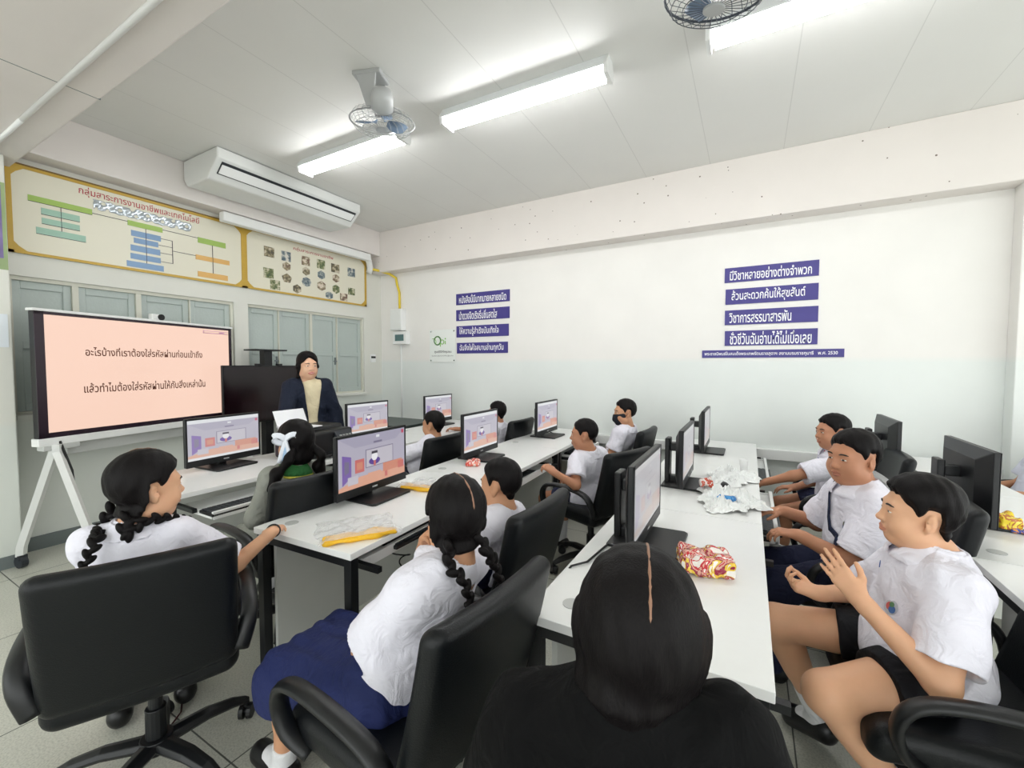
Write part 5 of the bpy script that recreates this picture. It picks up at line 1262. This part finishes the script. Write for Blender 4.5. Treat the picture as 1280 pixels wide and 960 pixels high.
# --- clapping boy on the right
S = person('boy on the right bringing his hands together, bare knees beside the desk end', (.50, 1.79, .565), 97, (.475, 1.79, 1.03), 93, 41,
    {'L': ((.47, 1.53, .645), (.305, 1.60, .80), (-.075, .045, .09), (.25, .9, -.25), (.1, .12, .1)), 'R': ((.40, 2.00, .655), (.235, 1.86, .675), (-.95, -.05, .2), (0, -.25, 1), (.75, .7, .5))}, s=.98, hs=.96, fat=1.15, skin='light', far=False,
    legs={'L': ((.225, 1.56, .505), (.45, 1.66, .17), (.47, 1.74, .10)), 'R': ((.105, 1.88, .525), (.27, 1.99, .14), (.20, 2.06, .05))}, hpitch=4, chub=.35, neck=V3(.52, 1.79, .875))
shirt(S, sleeve=.80, flare=.016, hem=-.06); shorts(S, C_BLACK, .50); feet(S, .30); boy_hair(S, .014, .060, -.070, top=.012)
badge(S, -.075, -.155, .02); stitches(S, .06, -.07)

# --- boy with the strap
S = person('stocky boy with a dark strap across his white shirt looking sideways', (.50, 2.50, .565), 97, (.425, 2.46, 1.075), 128, 43,
    {'L': ((.40, 2.27, .66), (.215, 2.32, .725), (-1, .05, .02), (0, .1, -1), (.5, .5, .4)), 'R': ((.33, 2.70, .68), (.165, 2.60, .745), (-.9, -.2, -.1), (0, 0, -1), (.5, .5, .4))}, s=1.0, hs=1.06, fat=1.28, skin='brown', far=False, chub=1., neck=V3(.46, 2.47, .905), shyaw=108, gaze=-.3)
shirt(S, sleeve=.86, flare=.02); trousers(S, C_NAVY); feet(S); boy_hair(S, .011, .062, -.06)
badge(S, -.085, -.15, .019)
st = []
for lat, dz in ((.075, .005), (.055, -.05), (.04, -.10), (.025, -.15), (-.01, -.195), (-.06, -.215), (-.11, -.22), (-.15, -.20)):
    q = S.gs.hit(S.N+S.Rs*lat+V3(0, 0, dz)+S.Bs*.35, -S.Bs, .5)
    if q is not None: st.append(tuple(q+S.gs.normal(q)*.002-S.O))
obj('shoulder_strap', MB().tube(st, .005, 8, flat=4.2, up=(0, -.4, .9)), C_STRAP, S.o, smooth=True)

# --- boy by the wall on the right
S = person('boy in a white shirt by the sign wall behind the boy with the strap', (.57, 3.66, .565), 95, (.50, 3.57, 1.05), 112, 47,
    {'L': ((.27, 3.40, .76), (.12, 3.44, .69), (-.8, .1, -.5), (0, 0, -1)), 'R': ((.46, 3.80, .66), (.30, 3.66, .62), (-.9, -.3, 0), (0, 0, -1))}, s=.93, hs=1.0, fat=1.05, skin='brown', shyaw=106, neck=V3(.54, 3.60, .88))
shirt(S, sleeve=.82); shorts(S, C_NAVY); feet(S); boy_hair(S, .011, .062, -.06)
g = Grid(S.N-.12, S.N+.12, .006); g.cone(S.N-S.U*.03+S.Bs*.01, S.N+S.U*.01+S.Bs*.012, .080, .066, 0); g.plane(S.N-S.U*.012, -S.U, .004); g.plane(S.N+S.U*.014, S.U, .003); g.object('undershirt_edge', cloth('pink cotton', (214, 90, 130)), S.o, S.O)
stitches(S, .06, -.06)

# --- boys of the second row
S = person('boy in the second row right behind the braided girl, head low over the desk', (-1.06, 1.66, .555), 88, (-1.02, 1.715, .935), 92, 53, None, s=.86, hs=.98, skin='tan', neck=V3(-.99, 1.70, .775))
shirt(S); shorts(S); feet(S); boy_hair(S, .012, .064, -.07)
S = person('boy in the second row leaning over with one arm out towards the drawer', (-1.03, 2.99, .555), 68, (-1.03, 2.91, 1.0), 104, 57,
    {'L': ((-1.01, 2.70, .69), (-1.13, 2.62, .775), (-.7, .1, .35), (0, .3, -1), (.6, .6, .4)), 'R': None}, s=.90, hs=.97, skin='brown', neck=V3(-1.0, 2.93, .84))
shirt(S); shorts(S); feet(S); boy_hair(S, .006, .060, -.05, top=.004)
S = person('boy in a dark face mask at the wall end of the second row', (-1.10, 3.93, .555), 82, (-.985, 3.87, 1.07), 122, 59, None, s=.92, hs=1.0, skin='tan', neck=V3(-.965, 3.89, .905))
shirt(S); shorts(S); feet(S); boy_hair(S, .010, .062, -.05)
g = hgrid(S, (-.1, -.05, -.14), (.1, .14, .03)); h = S.hs
g.ell(S.H(0, .026, -.025), np.array((.069, .072, .088))*h, S.HM, 0); g.cone(S.H(0, .08, -.015), S.H(0, .09, -.06), .018, .022, .03); g.ell(S.H(0, .042, -.088), np.array((.042, .042, .034))*h, S.HM, .02)
hplane(g, S, (0, .09, -.012), nrm((0, .25, 1)), .003); hplane(g, S, (0, .0, -.06), (0, -1, .25), .003)
g.object('face_mask', M_MASK, S.o, S.O)
m = MB()
for sx in (-1, 1): m.tube([tuple(S.H(sx*.066, .022, -.03)-S.O), tuple(S.H(sx*.078, .0, -.01)-S.O), tuple(S.H(sx*.080, -.02, .02)-S.O)], .0018, 5)
obj('mask_loop', m, M_MASK, S.o)

# --- front row
S = person('girl with a white hair bow and green scarf at the front row', (-2.32, 1.47, .555), 86, (-2.30, 1.535, 1.04), 84, 61,
    {'L': ((-2.30, 1.30, .68), (-2.42, 1.39, .64)), 'R': None}, s=.84, hs=1.06, skin='tan', neck=V3(-2.28, 1.50, .875))
shirt(S, 'uniform', C_GREY, sleeve=1.25, collar=True); skirt(S, C_GREY); feet(S)
cap_hair(S, .018, extra=lambda g: g.ell(S.H(0, -.045, -.055), np.array((.074, .058, .062))*S.hs, S.HM, .03))
g = Grid(S.N-.16, S.N+.14, .006); g.cone(S.N-S.U*.02-S.B*.005, S.N+S.U*.035, .104, .068, 0); g.cone(S.N-S.U*.05, S.N+S.U*.1, .06, .055, 0, 'cut'); g.plane(S.N+S.U*.03, S.U, .004); g.plane(S.N-S.U*.03, -S.U, .004); folds(g, .003, 5)
sc_ = g.object('neck_scarf', C_GREEN, S.o, S.O)
g = Grid(S.N-.16, S.N+.14, .006); g.cone(S.N-S.U*.035-S.B*.005, S.N+S.U*.0, .112, .090, 0); g.plane(S.N-S.U*.024, S.U, .003); g.plane(S.N-S.U*.038, -S.U, .003); g.object('scarf_edge', cloth('yellow trim', (196, 190, 80)), S.o, S.O)
for sg in (-1, 1):
    g = Grid(S.H(sg*.09, -.09, -.06)-.17, S.H(sg*.09, -.09, -.06)+.13, .005); a, b, c = S.H(sg*.06, -.07, -.02), S.H(sg*.095, -.10, -.07), S.N-S.B*.06+S.R*sg*.125+V3(0, 0, -.01)
    g.cone(a, b, .026, .024, .01); g.cone(b, c, .024, .022, .01); g.cone(c, c+V3(0, 0, -.07)+S.R*sg*.02, .036, .024, .02); folds(g, .003, 9, 2); g.object('looped_braid', M_HAIR, S.o, S.O)
# ribbon bow
bc = S.H(-.088, -.065, .035); m = MB(); n_ = nrm(-S.R*.5-S.B*.85); ri = nrm(np.cross(n_, (0, 0, 1))); up = V3(0, 0, 1)
bw = obj('hair_bow', MB().tube([tuple(bc-S.O-ri*.008), tuple(bc-S.O+ri*.008)], .012, 10), cloth('white ribbon', (236, 240, 248)), S.o, smooth=True)
for sg in (-1, 1):
    lp = [bc+n_*.012*math.sin(a)+ri*sg*(.030-.030*math.cos(a))+up*(.022*math.sin(a)+.010*(1-math.cos(a))) for a in np.linspace(0, 2*math.pi, 14)]
    o_ = obj('bow_loop', MB().tube([tuple(p-S.O) for p in lp], .003, 6, flat=5.5, up=(0, 0, 1)), cloth('white ribbon', (236, 240, 248)), bw, smooth=True)
for j, (dx, L, c) in enumerate(((-.016, .10, 'white ribbon'), (.004, .125, 'pale blue ribbon'), (.02, .12, 'white ribbon'))):
    tl = [bc+n_*(.010+.006*math.sin(t*3))+ri*dx*t*1.6+up*(-L*t) for t in np.linspace(0, 1, 8)]
    obj('bow_tail', MB().tube([tuple(p-S.O) for p in tl], [.003]*8, 6, flat=4., up=tuple(ri)), cloth(c, (176, 206, 236) if 'blue' in c else (236, 240, 248)), bw, smooth=True)

S = person('boy in a white shirt at the front row seen from behind beside the far monitor', (-2.50, 2.86, .555), 92, (-2.445, 2.945, .965), 100, 67,
    {'R': None, 'L': ((-2.62, 2.62, .70), (-2.80, 2.66, .70))}, s=.90, hs=1.0, skin='tan', neck=V3(-2.42, 2.92, .80))
shirt(S); shorts(S); feet(S); boy_hair(S, .012, .064, -.070)
S = person('pupil half hidden behind the middle monitor reaching an arm onto the front row', (-2.44, 4.0, .555), 90, (-2.42, 4.0, .975), 92, 71,
    {'L': ((-2.60, 3.82, .80), (-2.84, 3.80, .79), (-1, 0, 0), (0, 0, -1)), 'R': None}, s=.90, hs=1.0, skin='brown', neck=V3(-2.40, 4.0, .81))
shirt(S); shorts(S); feet(S); boy_hair(S, .012, .064, -.070)
# --- pupil at the right edge
S = person('pupil in a white shirt cut off by the right edge behind the rear-facing monitor', (1.72, 4.22, .565), 92, (1.80, 4.22, 1.04), 92, 73, None, s=.92, hs=.98, skin='tan', neck=V3(1.79, 4.22, .88))
shirt(S, m=cloth('pale shirt', (214, 218, 232))); shorts(S); feet(S); boy_hair(S); stitches(S, -.07, -.1)

# --- teacher
S = person('smiling woman standing by the display in a dark open jacket', (-3.84, 2.72, .90), -112, (-3.77, 2.66, 1.485), -104, 79,
    {'R': ((-3.74, 2.40, 1.02), (-3.64, 2.44, .78), (.1, .05, -1), (.6, .8, 0)), 'L': ((-3.72, 2.92, 1.02), (-3.62, 2.90, .78), (.1, 0, -1), (.6, -.8, 0))}, s=1.04, hs=1.10, skin='fair', collar=.86, vee=.030, stand=True, smile=1., shyaw=-118, neck=V3(-3.79, 2.67, 1.30), eyeh=.0042, sw=.145)
shirt(S, 'blouse', C_CREAM, sleeve=.6, e=.008, hem=.03, collar=False); trousers(S); feet(S, .2)
shirt(S, 'jacket', C_JACKET, sleeve=1.92, e=.026, hem=-.10, collar=False, open_front=True, amp=.005)
def tail(g):
    for q in (-1, 1):
        a, b, c, d = S.H(q*.066, .010, .035), S.H(q*.070, -.012, -.03), S.H(q*.066, -.035, -.09), S.H(q*.045, -.07, -.17)
        g.cone(a, b, .012, .016, .02); g.cone(b, c, .016, .020, .02); g.cone(c, d, .020, .026, .02)
    g.cone(S.H(.0, -.09, -.03), S.H(.0, -.10, -.18), .045*S.hs, .035*S.hs, .03)
cap_hair(S, .012, front=.050, ears=False, extra=tail, top=.008)
parting(S, .012, np.linspace(.045, -.02, 8), .0026)
m = MB(); pts = [S.g.hit(S.H(x, .15, -.0605+abs(x)**2*14), -S.HM[1], .12) for x in np.linspace(-.019, .019, 9)]
pts = [tuple(p-S.HM[1]*.0008-S.O) for p in pts if p is not None]
if len(pts) > 3: obj('teeth', m.tube(pts, [.0012]+[.0034]*(len(pts)-2)+[.0012], 6), M_EYEW, S.o, smooth=True)
